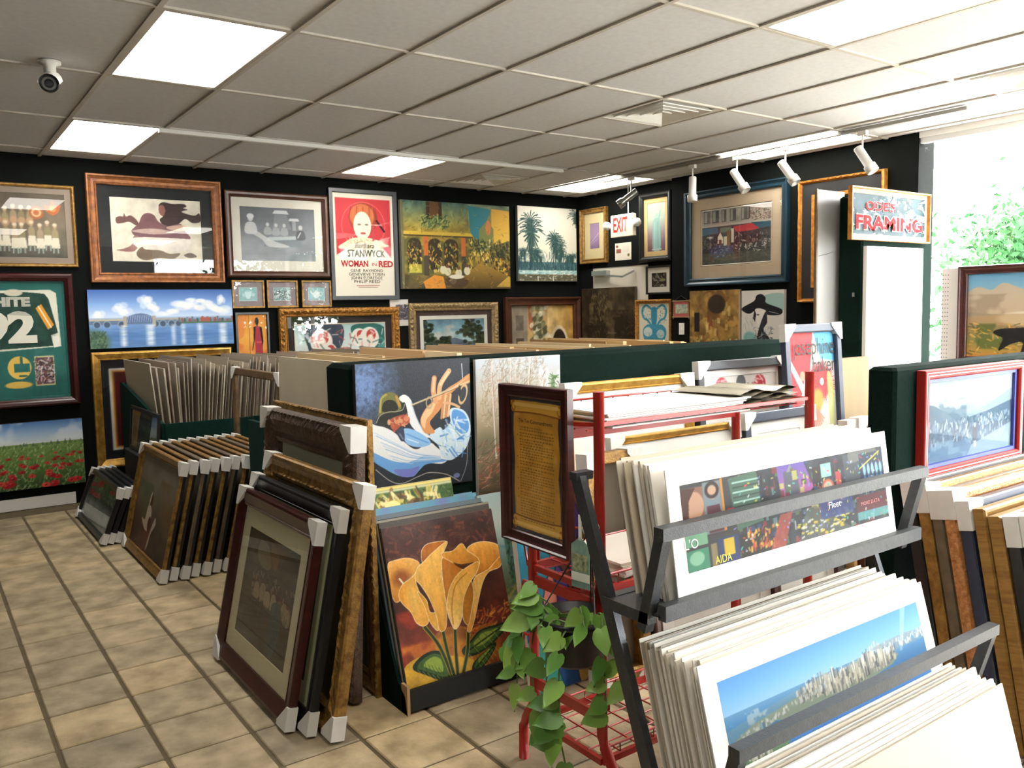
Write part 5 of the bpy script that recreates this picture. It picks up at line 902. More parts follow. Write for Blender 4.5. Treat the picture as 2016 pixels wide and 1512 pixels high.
MB().lathe([(0, -.071), (.018, -.071)], 16).build('lens', mat('camera_lens', '2c3034', .1, .3), o); MB().lathe([(.022, -.0705), (.034, -.0705)], 20).build('led_ring', mat('led_ring', '5a5a58', .4), o)
b = MB()
for k in range(9):
    a0 = PI * (k) / 8; b.add([(.05 * math.cos(a0), .05 * math.sin(a0), -.085), (.05 * math.cos(a0), .05 * math.sin(a0), .05)], [])
b.f = [(2 * k, 2 * k + 2, 2 * k + 3, 2 * k + 1) for k in range(8)]; b.smooth = [True] * 8; b.build('sun_hood', M_PLAST, o, None, (0, 0, 0))

# ------------------------------------------------------------------ central divider with its trough
t = thing('display_divider', 'long green carpeted divider wall with the trumpet painting on it', 'display divider', (0, 0, 0))
MB().bevbox(.5, 3.4, -.70, -.44, 0, 1.342, .018).build('panel', M_GREEN, t)
MB().bar((.512, -.701, .0), (.512, -.701, 1.33), .006).build('edge_seam', M_BLACKB, t)
# trough in front (left part)
tr = thing('canvas_trough', 'low green and black floor trough holding the calla lily canvases', 'display trough', (0, 0, 0))
MB().prism([(-.705, .0), (-1.105, .0), (-1.09, .07), (-1.03, .12), (-.84, .50), (-.72, .78), (-.705, .80)], .5, .512, 'yz').build('side_panel', M_GREEN, tr); MB().prism([(-.705, .0), (-1.105, .0), (-1.09, .07), (-1.03, .12), (-.84, .50), (-.72, .78), (-.705, .80)], 1.40, 1.412, 'yz').build('side_panel', M_GREEN, tr)
MB().box(.513, 1.40, -1.106, -1.09, .012, .098).build('front_board', M_BLACKB, tr); MB().box(.513, 1.40, -1.09, -.705, .03, .045).build('bottom_board', M_RAW, tr)
MB().box(.50, .512, -1.1075, -1.06, 0, .118).build('raw_edge', M_RAW, tr)
# calla stack: eleven canvases leaning back in the trough
TLT = math.radians(17)
rr = random.Random(5)
def lean_y(k): return -1.05 + k * .0125
canvas('canvas_painting', 'canvas of golden calla lilies on dark red, front of the trough', 'painting', .54, .66, (.80, lean_y(0), .052), 0, TLT, d=.011, art=a_calla(), edge='6a5a4a')
cols = ['4a4640', '8a8474', '2a2a2c', '5f6a72', '7a6a54', '3a4650', '8d8272', '2f3033', '6f6a60', '44505a', '9a9080']
for k in range(8):
    w = .54 + rr.uniform(-.03, .015); h = .675 + k * .006 + rr.uniform(-.01, .012)
    canvas('stacked_canvas', 'painted canvas seen edge-on in the pack behind the calla lilies', 'painting', w, h, (.795 + rr.uniform(-.008, .008), lean_y(k + 1), .05), 0, TLT, d=.010, art=a_strip() if k > 5 else a_blank(cols[k]), edge=cols[k], group='canvases packed behind the calla lilies')
canvas('canvas_painting', 'still life canvas of yellow hops on green, above the calla lily pack', 'painting', .42, .80, (.735, -.928, .047), 0, math.radians(14.6), d=.012, art=a_still(), edge='d8c88a')
canvas('canvas_painting', 'canvas of a trumpet player in a hat on dark blue, on the divider', 'painting', .56, .56, (.79, -.703, .787), 0, 0, d=.018, art=a_trumpet().ink(0.75), edge='1c1e22')
canvas('canvas_painting', 'birch forest canvas with red undergrowth on the divider', 'painting', .49, .62, (1.345, -.703, .715), 0, 0, d=.018, art=a_birch().ink(.75), edge='cfcac2')
canvas('canvas_painting', 'dark green woodland landscape canvas in the trough beside the calla lilies', 'painting', .34, .70, (1.222, -.955, .052), 0, math.radians(16), d=.02, art=a_darkland(), edge='c9c9c0')
canvas('canvas_painting', 'colourful blue and pink abstract canvas behind the red rack', 'painting', .50, .78, (1.22, -1.26, .0), 0, math.radians(9), d=.03, art=a_abstract(), edge='d8d4cc')

# ------------------------------------------------------------------ floor stack leaning on the divider's end (faces -x)
R90 = -PI / 2
def lean(h, dx): return math.asin(dx / h)
ym = -.504
framed('framed_print', 'dim market scene with cream mat and mahogany frame, front of the floor stack', 'picture', .906, .775, (.10, ym, .012), R90, math.radians(12), style='slope', fw=.075, D=.032, fm='mahog', mats=[(.085, 'c9c2a0')], art=a_market(), glass=True, prot=ALLC)
framed('framed_print', 'black framed print with green mat, second in the centre floor stack', 'picture', .98, .83, (.15, -.55, .012), R90, math.radians(11.5), style='slope', fw=.07, D=.03, fm='black', mats=[(.08, 'b8b890')], art=a_blank('4a4a40'), prot=ALLC)
framed('framed_painting', 'wide antique gold carved frame, third in the centre floor stack', 'painting', 1.03, .925, (.218, -.62, .012), R90, math.radians(10.2), style='scoop', fw=.10, D=.045, fm='goldd', art=a_blank('5a5038'), prot=ALLC, orn={6: (.008, 26), 7: (.006, 20)}, seg=70)
framed('framed_painting', 'tall dark brown carved frame with a blank grey canvas, leaning on the divider', 'painting', 1.02, 1.10, (.402, -.40, .012), R90, math.radians(3), style='orn', fw=.15, D=.06, fm='brown', art=a_blank('9a9a88'), prot=((-1, 1), (1, 1)), L=.10, orn={2: (.008, 26), 3: (.012, 22), 4: (.014, 26), 5: (.01, 20)}, seg=80)
framed('framed_painting', 'beaded antique gold frame rearmost in the centre floor stack', 'painting', 1.05, 1.135, (.497, -.37, .0), R90, 0.0, style='orn', fw=.09, D=.028, fm='goldd', art=a_blank('6a6250'), orn={1: (.01, 30), 2: (.008, 30)}, seg=80)

# ------------------------------------------------------------------ gold stack on the floor
gold_art = a_seated()
ordn = ['front', 'second', 'third', 'fourth', 'fifth', 'sixth', 'seventh', 'eighth', 'ninth', 'tenth', 'eleventh', 'twelfth']
blank_small = a_blank('6a6252')
for k in range(11):
    lab = 'gold framed painting of a seated woman, front of the gold floor stack' if k == 0 else 'slim gold frame with white corner caps, %s from the front of the gold floor stack' % ordn[k]
    g_ = framed('framed_painting', lab, 'painting', 1.06, .70, (.160 + k * .062, 1.725 + (.012 if k % 2 else -.008), .010), R90, math.radians(13.3), style='slope', fw=.05, D=.036, fm='taupe' if k % 3 == 2 else 'goldd', art=gold_art if k == 0 else blank_small, prot=ALLC, L=.075, group='gold frames stacked on the floor')
    if k == 0: rebate = MB().box(-.00125, .00125, -.016, 0, .004, .696).mesh('dark_rebate', FM['black'])
    for e in (-.53125, .53125): obj('dark_rebate', rebate, None, g_, (e, 0, 0))
# dark stack
wint = a_winter()
for k in range(4):
    lab = 'black framed snowy woodland print, front of the low dark floor stack' if k == 0 else 'black frame with white corner caps, %s in the low dark floor stack' % ordn[k]
    framed('framed_print', lab, 'picture', 1.08, .385, (.04 + k * .044, 2.87, .010), R90, math.radians(21), style='flat', fw=.035, D=.03, fm='black', art=wint if k == 0 else blank_small, prot=ALLC, L=.07, group='black frames stacked on the floor', glass=(k == 0))

# ------------------------------------------------------------------ print bin by the back wall
t = thing('print_bin', 'green fabric covered bin full of sleeved prints near the back wall', 'print bin', (0, 0, 0))
side = [(2.55, 0), (3.94, 0), (3.94, 1.0), (3.88, 1.005), (2.55, .78)]
MB().prism(side, .49, .512, 'yz').build('side_panel', M_GREENL, t); MB().prism(side, 2.75, 2.772, 'yz').build('side_panel', M_GREENL, t)
MB().box(.512, 2.75, 2.53, 2.555, 0, .775).build('front_board', M_GREENL, t); MB().box(.512, 2.75, 3.92, 3.94, 0, 1.0).build('back_board', M_GREENL, t); MB().box(.512, 2.75, 2.56, 3.92, .52, .545).build('bottom_board', M_RAW, t)
framed('framed_print', 'small glazed landscape leaning against the end of the green print bin', 'picture', .92, .35, (.455, 2.98, .50), R90, math.radians(5), style='flat', fw=.03, D=.02, fm='black', mats=[(.04, '7d7a6c')], art=a_plainscape(), glass=True)
s = thing('print_ledge', 'low dark ledge under the leaning landscape at the bin end', 'ledge', (0, 0, 0)); MB().box(.405, .488, 2.48, 3.48, 0, .48).build('box', M_BLACKB, s); MB().box(.40, .488, 2.475, 3.485, .48, .498).build('top', M_BLACKB, s)
x = .53; k = 0; rr = random.Random(11)
while x < 2.6:
    th = rr.choice([.004, .005, .007, .009, .012]); w = rr.uniform(.86, 1.02); h = .66 + rr.uniform(-.05, .02)
    if k == 0: h, w = .66, .94
    tl = -5 + 11 * min(1, k / 14.0) + .02 * (k % 7)
    o = MB().box(-w / 2, w / 2, -th, 0, 0, h).build('sleeved_print', M_SLEEVE, None, (x + (.035 if k == 0 else .03), 2.84 + w / 2 + rr.uniform(-.02, .03), .548), (-math.radians(tl), 0, R90))
    tag(o, 'sleeved mounted print standing upright in the green print bin', 'print', 'sleeved prints in the green print bin')
    x += th + rr.choice([.010, .014, .022, .03]); k += 1
# empty glazed frame
framed('empty_frame', 'empty glazed taupe frame with white caps standing behind the gold floor stack', 'picture frame', .98, 1.17, (1.0, 1.95, .0), R90, math.radians(1), style='flat', fw=.055, D=.035, fm='cafe', glass=True, back=False, prot=((-1, 1), (1, 1)))

# ------------------------------------------------------------------ board bin behind the divider
t = thing('board_bin', 'green bin of large boards behind the central divider', 'print bin', (0, 0, 0))
MB().box(.66, .69, -.40, 1.12, 0, .93).build('side_panel', M_GREENL, t); MB().box(.69, 3.35, 1.10, 1.13, 0, .95).build('back_board', M_GREENL, t); MB().box(.69, 3.35, -.425, -.40, 0, .95).build('front_board', M_GREENL, t); MB().box(.69, 3.35, -.40, 1.10, .30, .33).build('bottom_board', M_RAW, t)
lb = thing('chalk_label', 'small black label with chalk writing on the board bin', 'sign', (.658, .62, .93), R90)
MB().box(-.16, .16, -.006, 0, 0, .12).build('board', M_BLACKB, lb); lettering('8.P', .06, JW, lb, .05, -.0075, .06)
x = .72; rr = random.Random(3); k = 0
while x < 3.28:
    th = rr.choice([.006, .010, .016, .022, .03]); h = 1.0 + rr.uniform(-.045, .012); y1 = 1.03 - rr.uniform(0, .22); y0 = -.02 - rr.uniform(-.2, .30)
    if k == 0: y0, y1, h, th = .03, .79, .985, .02
    if k == 1: y0, y1, h, th = -.05, .95, .90, .02
    w = y1 - y0
    o = MB().box(-w / 2, w / 2, -th, 0, 0, h).build('stored_board', M_BEIGE if k < 2 else M_BOARDT, None, (x + th, (y0 + y1) / 2, .332), (-math.radians(1.5), 0, R90))
    tag(o, 'beige board at the left face of the board bin' if k == 0 else ('second beige board, lower, at the left face of the board bin' if k == 1 else 'large wood-edged board standing in the bin behind the divider'), 'board', 'boards standing in the board bin')
    x += th + rr.choice([.016, .02, .03, .045]); k += 1

# ------------------------------------------------------------------ frames leaning in front of the divider, right part
hp = a_hatposter().ink(0.8); bu = a_burst().ink(0.6)
framed('framed_print', 'slim yellow gold frame with white corner caps behind the red rack', 'picture', .86, 1.21, (1.90, -.93, .0), 0, math.radians(3), style='slope', fw=.05, D=.035, fm='gold', art=a_blank('e2ddd2'), prot=ALLC, L=.10)
framed('framed_print', 'black framed white poster with two red hats and a grey hat', 'picture', .735, 1.265, (2.715, -.95, .0), 0, math.radians(3), style='flat', fw=.05, D=.035, fm='charcoal', mats=[((.02, .02, .72, .04), 'e6e3dc')], art=hp, prot=ALLC, L=.09)
p = framed('framed_poster', 'tall colourful dancer poster in a navy frame with white caps', 'poster', .50, 1.45, (3.00, -1.22, .0), 0, math.radians(4), style='flat', fw=.045, D=.03, fm='navy', mats=[((.0, .0, .60, .0), 'e6e3dc')], art=bu, prot=ALLC, L=.09)
lettering('josephine', .13, INK, p, .02, -.0125, 1.325, width=.37); lettering('baker', .12, INK, p, .10, -.0125, 1.225, width=.20)
canvas('stacked_canvas', 'brown wooden canvas back at the end of the central divider', 'painting', .34, 1.24, (3.46, -1.10, .0), 0, math.radians(3), d=.05, art=a_blank('8a7656'), edge='6a5236')
framed('framed_print', 'white print in a gold frame in the row behind the red rack', 'picture', .84, 1.0, (1.86, -1.30, .0), 0, math.radians(5), style='slope', fw=.035, D=.03, fm='gold', mats=[(.08, 'e9e6df')], art=a_blank('e4e0d6'), prot=ALLC, L=.08)
framed('framed_print', 'white print in a brown frame, front of the row behind the red rack', 'picture', .86, .93, (1.96, -1.40, .0), 0, math.radians(5), style='slope', fw=.06, D=.03, fm='walnut', mats=[(.08, 'e9e6df')], art=a_blank('d8d4ca'), prot=ALLC, L=.10)
framed('framed_print', 'navy framed print behind the right end of the red rack', 'picture', .56, 1.03, (2.58, -1.30, .0), 0, math.radians(4), style='flat', fw=.05, D=.03, fm='navy', mats=[(.06, 'e6e3dc')], art=a_blank('e2dfd8'), prot=ALLC, L=.08)
framed('framed_print', 'thin dark red frame behind the right end of the red rack', 'picture', .54, .90, (2.60, -1.40, .0), 0, math.radians(4), style='flat', fw=.03, D=.03, fm='mahog', mats=[(.06, 'e6e3dc')], art=a_blank('dcd8ce'), prot=ALLC, L=.08)
for k, (x, h, fm) in enumerate(((3.28, .92, 'ochre'), (3.37, .93, 'walnut'), (3.46, .90, 'ochre'))):
    framed('framed_print', ['ochre wood frame with caps beside the dancer poster, left one', 'dark wood frame with caps beside the dancer poster', 'ochre wood frame with caps beside the dancer poster, right one'][k], 'picture', .34, h, (x, -1.30 - .012 * k, .0), 0, math.radians(4), style='flat', fw=.04, D=.05, fm=fm, art=blank_small, prot=ALLC, L=.11)
# narrow gold / brown frames seen edge-on left of the row
framed('framed_painting', 'brown gold frame edge with cap under the left end of the red rack', 'painting', .30, .965, (1.36, -1.36, .0), 0, math.radians(4), style='flat', fw=.05, D=.06, fm='goldd', art=blank_small, prot=ALLC, L=.08)

# ------------------------------------------------------------------ red wire rack
t = thing('red_rack', 'red tubular metal shop rack with wire shelves', 'rack', (0, 0, 0))
RX = (.68, 1.71); RYB, RYF = -1.69, -2.03
for xx in RX:
    for yy, s, top in ((RYB, 1, 1.13), (RYF, -1, 1.31)):
        MB().tube([(xx, yy + s * .072, 0), (xx, yy + s * .07, .12), (xx, yy + s * .055, .15), (xx, yy + s * .012, .215), (xx, yy, .245), (xx, yy, top)], .017, 12).build('post', M_RED, t)
        for z in (.33, .72):
            b = MB().box(xx - .006 + .02, xx + .02, yy - .014, yy + .014, z, z + .045).build('bracket', M_RED, t)
    for z in (.30, .655): MB().bar((xx, RYB, z), (xx, RYF, z), .012, .035).build('end_bar', M_RED, t)
def wshelf(z, lip, thick):
    fr = MB(); fr.bar((RX[0], RYF, z), (RX[1], RYF, z), .016, thick); fr.bar((RX[0], RYB, z), (RX[1], RYB, z), .016, thick); fr.bar((RX[0], RYB, z), (RX[0], RYF, z), .016, .02); fr.bar((RX[1], RYB, z), (RX[1], RYF, z), .016, .02)
    o = fr.build('shelf_frame', M_RED, t)
    for k in range(1, 14):
        xx = RX[0] + (RX[1] - RX[0]) * k / 14; MB().tube([(xx, RYF - .0, z + lip), (xx, RYF, z + .012), (xx, RYB, z + .012), (xx, RYB, z + lip)], .0028, 6).build('shelf_wire', M_RED, o)
    for yy in (RYF, RYB): MB().tube([(RX[0], yy, z + lip), (RX[1], yy, z + lip)], .004, 6).build('lip_wire', M_RED, o)
    for k in range(1, 5): yy = RYF + (RYB - RYF) * k / 5; MB().tube([(RX[0], yy, z + .010), (RX[1], yy, z + .010)], .0028, 6).build('shelf_wire', M_RED, o)
fr = MB(); fr.bar((RX[0], RYF, 1.212), (RX[1], RYF, 1.212), .010, .012); fr.bar((RX[0] - .02, RYB, 1.14), (RX[1] + .0, RYB, 1.14), .018, .052); fr.bar((RX[0], RYB, 1.185), (RX[0], RYF, 1.212), .010, .012); fr.bar((RX[1], RYB, 1.185), (RX[1], RYF, 1.212), .010, .012)
o = fr.build('shelf_frame', M_RED, t)
for k in range(1, 14):
    xx = RX[0] + (RX[1] - RX[0]) * k / 14; MB().tube([(xx, RYF, 1.206), (xx, RYB, 1.185)] + ([(xx, RYB, 1.245)] if k < 9 else []), .0028, 6).build('shelf_wire', M_RED, o)
MB().tube([(RX[0], RYB, 1.19), (RX[0], RYB, 1.245), (1.34, RYB, 1.245), (1.36, RYB, 1.185)], .004, 6).build('lip_wire', M_RED, o)
for k in range(1, 6): yy = RYF + (RYB - RYF) * k / 6; MB().tube([(RX[0], yy, 1.188), (RX[1], yy, 1.188)], .0028, 6).build('shelf_wire', M_RED, o)
wshelf(.70, .05, .03); wshelf(.165, .04, .02)
for z in (.335, .52, .72):   # side wire loops
    MB().tube([(RX[0], RYB, z + .12), (RX[0] - .005, RYB + .05, z + .12), (RX[0] - .005, RYB + .055, z + .09), (RX[0] - .005, RYB + .02, z - .02), (RX[0], RYB, z - .03)], .005, 6).build('wire_loop', M_RED, t)
    if z > .5: MB().tube([(RX[0], RYB, z + .12), (RX[0], (RYB + RYF) / 2, z + .15), (RX[0], RYF, z + .17)], .004, 6).build('end_wire', M_RED, t)
# loose paper prints on its top shelf
rr = random.Random(8)
for k in range(9):
    w = .66 + rr.uniform(-.02, .02); o = MB().box(-w / 2, w / 2, -.15, .15, 0, .0045).build('paper_print', mat('white_paper', 'e6e4de', .7, rnd=['f0eee8', 'd8d6d0', 'e8e6e0', 'c8c6c2']), None, (1.05 + rr.uniform(-.02, .02), -1.86 + rr.uniform(-.008, .008), 1.1925 + k * .0056), (0, 0, rr.uniform(-.02, .02))); tag(o, 'loose white print lying in the pile on the red rack', 'paper print', 'white prints piled on the red rack')
for k in range(7):
    n = 12; v = []; f = []; w = .36
    for i in range(n):
        xx = -w / 2 + w * i / (n - 1); zz = .012 * math.sin(i * .55 + k) ** 2 * (1 + .3 * k) * .5
        v += [(xx, -.15, zz), (xx, .15, zz * .6)]
    for i in range(n - 1): f.append((2 * i, 2 * i + 2, 2 * i + 3, 2 * i + 1))
    o = MB(); o.add(v, f, True); o = o.build('clear_sleeve', mat('cellophane', 'cfc9b4', .2, rnd=['d8d2c0', 'b8b098', 'c8c2ae'], coat=.6), None, (1.50 + rr.uniform(-.015, .015), -1.86, 1.194 + k * .009), (0, 0, rr.uniform(-.05, .05))); tag(o, 'crinkled clear sleeved print on the right of the red rack shelf', 'paper print', 'crinkled sleeves on the red rack')
for k in range(5):
    o = MB().box(-.40, .40, -.14, .14, 0, .008).build('flat_print', M_BOARD, None, (1.2, -1.86, .7135 + k * .0088), (0, 0, rr.uniform(-.03, .03))); tag(o, 'flat mounted print lying on the middle shelf of the red rack', 'paper print', 'prints on the middle shelf of the red rack')

# scroll picture hung on the rack end
p = framed('framed_print', 'parchment scroll print in a dark frame hung on the end of the red rack', 'picture', .358, .53, (.658, -1.76, .783), R90, 0, style='scoop', fw=.042, D=.03, fm='mahog', art=a_scroll().ink(1.25), glass=True)
lettering('The Ten Commandments', .018, mat('brown_ink', '3a2a12', .8), p, 0, -.0112, .412, width=.18)

# hanging plant
t = thing('hanging_plant', 'trailing heart-leaf houseplant in a black hanging pot at the red rack', 'plant', (.575, -2.03, .52))
pot = MB().lathe([(0, 0), (.075, 0), (.085, .01), (.105, .12), (.112, .122), (.112, .14), (.104, .14), (.10, .11), (0, .108)], 24); pot.build('pot', M_BLACKP, t)
MB().lathe([(0, .118), (.101, .112)], 20).build('soil', mat('soil', '3a2a1c', .95, var=.3, scale=60), t)
hook = Vector((.03, -.045, .40))
for a0 in (.4, 2.5, 4.6): MB().tube([hook, (.108 * math.cos(a0), .108 * math.sin(a0), .13)], .0025, 6).build('hanger_cord', M_BLACKP, t)
MB().lathe([(0, .02), (.02, .016), (.026, 0), (.02, -.016), (0, -.02)], 14, 'x', tuple(hook)).build('hook_disc', M_PLAST, t)
tagm = MB().prism([(-.034, 0), (.034, 0), (.034, .125), (0, .15), (-.034, .125)], 0, .002).build('care_tag', mat('tag_green', '5f7f78', .6, color2='8aa89a', scale=20), t, (-.02, -.055, .235), (0, 0, R90 + .15))
MB().box(-.034, .034, -.001, -.0003, .02, .045).build('tag_band', mat('tag_white', 'dfe0d4', .6), tagm); MB().box(-.028, .028, -.001, -.0003, .05, .10).build('tag_photo', mat('tag_photo', '3f5a3a', .6, color2='b8b890', scale=60), tagm); MB().box(-.006, .006, .0, .001, .14, .215).build('tag_strap', M_PLAST, tagm)
# heart-shaped leaf
def leaf_mesh():
    half = [(0, 0), (.016, -.010), (.033, .0), (.042, .022), (.038, .048), (.022, .078), (.0, .112)]
    v = []; f = []
    for i, (x, y) in enumerate(half): v.append((0, max(0, y) if i else 0, -.0 - .3 * max(0, y) ** 2 * 6)); 
    v = [(0, t_ * .112, -.012 * (t_ ** 2)) for t_ in np.linspace(0, 1, 7)]
    L = [(x, y, .008 - .010 * (y / .112) ** 2 - x * x * 4) for x, y in half]; Rr = [(-x, y, z) for x, y, z in L]
    v = v + L + Rr
    for i in range(6): f += [(i, 7 + i, 8 + i, i + 1), (i, i + 1, 15 + i, 14 + i)]
    m = MB(); m.add(v, f, True); return m
M_LEAF = mat('pothos_leaf', '4f7a34', .35, rnd=['4a7a34', '74a244', '5a8a3c', '98bb58', '46702f', '86ae4c'])
leaf_me = leaf_mesh().mesh('leaf', M_LEAF); stem_m = mat('vine_stem', '5a7034', .6)
rr = random.Random(21); Vv = Vector
vines = [[(.05, -.03, .12), (.0, -.12, .17), (-.03, -.16, .08), (-.03, -.17, -.04), (-.02, -.16, -.10)], [(-.05, .02, .12), (-.10, .05, .17), (-.13, .09, .08), (-.13, .11, -.02), (-.12, .13, -.10)], [(-.03, .0, .12), (-.11, -.02, .14), (-.13, -.03, .0), (-.12, -.03, -.12), (-.10, -.05, -.20), (-.09, -.06, -.27)],
         [(0, .06, .12), (-.05, .12, .17), (-.06, .17, .08), (-.06, .22, -.01), (-.05, .30, -.05)], [(-.04, -.04, .12), (-.11, -.08, .12), (-.14, -.10, .02), (-.14, -.10, -.08), (-.12, -.09, -.15)], [(-.06, .01, .12), (-.10, .04, .19), (-.11, .05, .24)], [(.03, .05, .12), (-.08, .08, .10), (-.12, .05, -.06), (-.11, .0, -.16), (-.10, -.03, -.20)], [(0, -.05, .12), (-.06, -.1, .20), (-.08, -.14, .15)], [(.02, -.06, .12), (.02, -.13, .13), (.0, -.19, .04), (.01, -.20, -.02)]]
for vi, pts in enumerate(vines):
    sp = smoothpts(pts, 6, False); MB().tube([tuple(q) for q in sp], .0028, 5).build('vine', stem_m, t)
    n = 7 if len(pts) > 4 else 4
    for k in range(n):
        q = sp[int((k + .8) / n * (len(sp) - 1))]; s = rr.uniform(.5, .82)
        az = rr.uniform(-1.0, 1.0) + R90 + PI; d = Vv((-.75 + rr.uniform(-.3, .3), rr.uniform(-.8, .8), rr.uniform(-.9, .15)))
        nrm = Vv((-.6, rr.uniform(-1.0, .1), rr.uniform(.1, .7))).normalized(); d = (d - nrm * d.dot(nrm)).normalized(); r_ = d.cross(nrm)
        o = obj('leaf', leaf_me, None, t); M_ = Matrix((r_, d, nrm)).transposed().to_4x4(); o.matrix_local = Matrix.Translation(Vv(q) + nrm * .006) @ M_ @ Matrix.Scale(s, 4)

# ------------------------------------------------------------------ black steel print rack, three tiers
t = thing('print_rack', 'grey steel three-tier rack of panorama prints in the foreground', 'rack', (0, 0, 0))
XL = .486
tiers = [(.80, -2.28, -2.47, 1.01), (.365, -2.43, -2.70, .555), (.06, -2.54, -2.96, .20)]
XR2 = 1.66
for xx in (XL, XR2):
    MB().bar((xx, -2.165, 1.10), (xx, -2.575, 0.0), .022, .04, (0, 1, 0)).build('leg', M_STEEL, t)
    MB().bar((xx - .02, -2.165, 1.105), (xx + .04, -2.165, 1.105), .03, .022).build('leg_cap', M_STEEL, t)
    for zz, yb, yf, zb in tiers:
        MB().bar((xx, yb + .01, zz - .014), (xx, yf + .03, zz - .014), .03, .03).build('side_bar', M_STEEL, t); MB().bar((xx, yf + .055, zz - .05), (xx, yf - .012, zb), .03, .03, (0, 1, 0)).build('arm', M_STEEL, t)
for zz, yb, yf, zb in tiers:
    MB().bar((XL - .018, yf - .012, zb), (XR2 + .018, yf - .012, zb), .032, .032).build('front_bar', M_STEEL, t)
    MB().bar((XL, yf - .005, zz + .008), (XR2, yf - .005, zz + .008), .026, .04).build('shelf_bar', M_STEEL, t); MB().bar((XL, yb, zz - .014), (XR2, yb, zz - .014), .03, .03).build('shelf_bar', M_STEEL, t)
    MB().box(XL, XR2, yf + .0, yb, zz - .006, zz - .001).build('shelf_plate', M_STEEL, t)
def panel_print(label, w, h, loc, tilt, art, border, texts=()):
    o = thing('panorama_print', label, 'print', loc, 0, tilt)
    MB().box(-w / 2, w / 2, -.004, 0, 0, h).build('board', mat('white_mat', 'eeece6', .7), o)
    l, r, b, tp = border; W, H = w - l - r, h - b - tp
    obj('print', art_mesh(art, W, H), GLOSSY, o, ((l - r) / 2, -.0045, b)); return o
TT = math.radians(15)
rr = random.Random(17)
def pack(n, y_back, y_front, z, xm, w, h, label, group, tilt, front_gap=.012):
    for k in range(n):
        y = y_front + (y_back - y_front) * (k + 1) / n; th = rr.choice([.003, .004, .006, .008]); ww = w + rr.uniform(-.03, .012); hh = h + rr.uniform(-.008, .012) + (k / n) * .006
        o = MB().box(-ww / 2, ww / 2, -th, 0, 0, hh).build('mounted_print', M_BOARD, None, (xm + rr.uniform(-.012, .010), y, z + .002), (-tilt + rr.uniform(-.003, .003), 0, 0)); tag(o, label, 'print', group)
p = panel_print('panorama print of neon city billboards, front of the top rack tier', 1.0, .345, (1.065, -2.455, .802), TT * .55, a_times().ink(.6), (.045, .03, .075, .045))
W_ = mat('white_ink', 'e8ece8', .6); Yl = mat('yellow_ink', 'e8d030', .6)
lettering("L'O", .035, W_, p, -.435, -.0056, .145, width=.05); lettering('AIDA', .03, Yl, p, -.32, -.0056, .088, width=.065); lettering('M', .022, Yl, p, -.30, -.0056, .19, width=.02); lettering('Fleet', .028, W_, p, .19, -.0056, .155, width=.06); lettering('MORE DATA', .016, mat('rose_ink', 'b86a70', .6), p, .375, -.0056, .135, width=.10)
pack(16, -2.30, -2.440, .80, 1.06, 1.0, .345, 'white-edged mounted print packed behind the neon city panorama', 'prints packed in the top rack tier', TT * .8)
panel_print('panorama print of a blue harbour and island skyline, middle rack tier', 1.0, .345, (1.0, -2.66, .368), TT, a_manhattan().ink(.6), (.055, .05, .06, .05))
pack(24, -2.46, -2.652, .365, 1.012, 1.0, .335, 'white-edged mounted print packed behind the harbour panorama', 'prints packed in the middle rack tier', TT)
pack(12, -2.715, -2.915, .062, 1.03, 1.04, .40, 'white-edged mounted print in the bottom rack tier', 'prints packed in the bottom rack tier', TT)

# ------------------------------------------------------------------ second divider, right
t = thing('display_divider', 'shorter green carpeted divider at right with the flag-coloured frame', 'display divider', (0, 0, 0))
MB().bevbox(1.99, 4.4, -2.20, -2.085, 0, 1.313, .012).build('panel', M_GREEN, t)
p = framed('framed_photo', 'blue tinted crowd photograph in a red, white and blue frame', 'picture', .81, .42, (2.535, -2.204, .876), 0, 0, style='flat', fw=.036, D=.035, fm='redp', liner=(.018, 'bluef'), art=a_crowd().ink(.33), glass='low')
for dd_ in (.009, .020): ring_mesh(.81 - 2 * dd_, .42 - 2 * dd_, .0035, -.03, -.0362, dd_).build('white_stripe', FM['whitef'], p)
stackf = [('black', .90, -2.385, 'flat', 'black frame deepest in the frame stack below the crowd photograph'), ('goldd', .895, -2.432, 'flat', 'bronze frame with caps, second in the stack below the crowd photograph'), ('taupe', .88, -2.48, 'round', 'taupe frame with caps, third in the stack below the crowd photograph'), ('orange', .89, -2.53, 'round', 'carved orange gold frame with caps in the stack below the crowd photograph'),
          ('navy', .86, -2.58, 'flat', 'navy frame with caps in front of the carved orange gold frame'), ('ochre', .845, -2.632, 'slope', 'ochre wood frame without caps in the right stack'), ('ochre', .83, -2.684, 'slope', 'second ochre wood frame, nearer the viewer in the right stack'), ('black', .835, -2.736, 'flat', 'black frame with caps, right of the ochre frames'), ('charcoal', .845, -2.788, 'flat', 'nearest charcoal frame with caps at the right edge')]
for k, (fm, h, y, stl, lab) in enumerate(stackf):
    framed('framed_print', lab, 'picture', 1.10, h, (2.555 + .004 * (k % 3), y, .0), 0, math.radians(10.5), style=stl, fw=.06, D=.04, fm=fm, art=blank_small, prot=() if fm == 'ochre' else ALLC, L=.10, group='frames stacked below the crowd photograph')

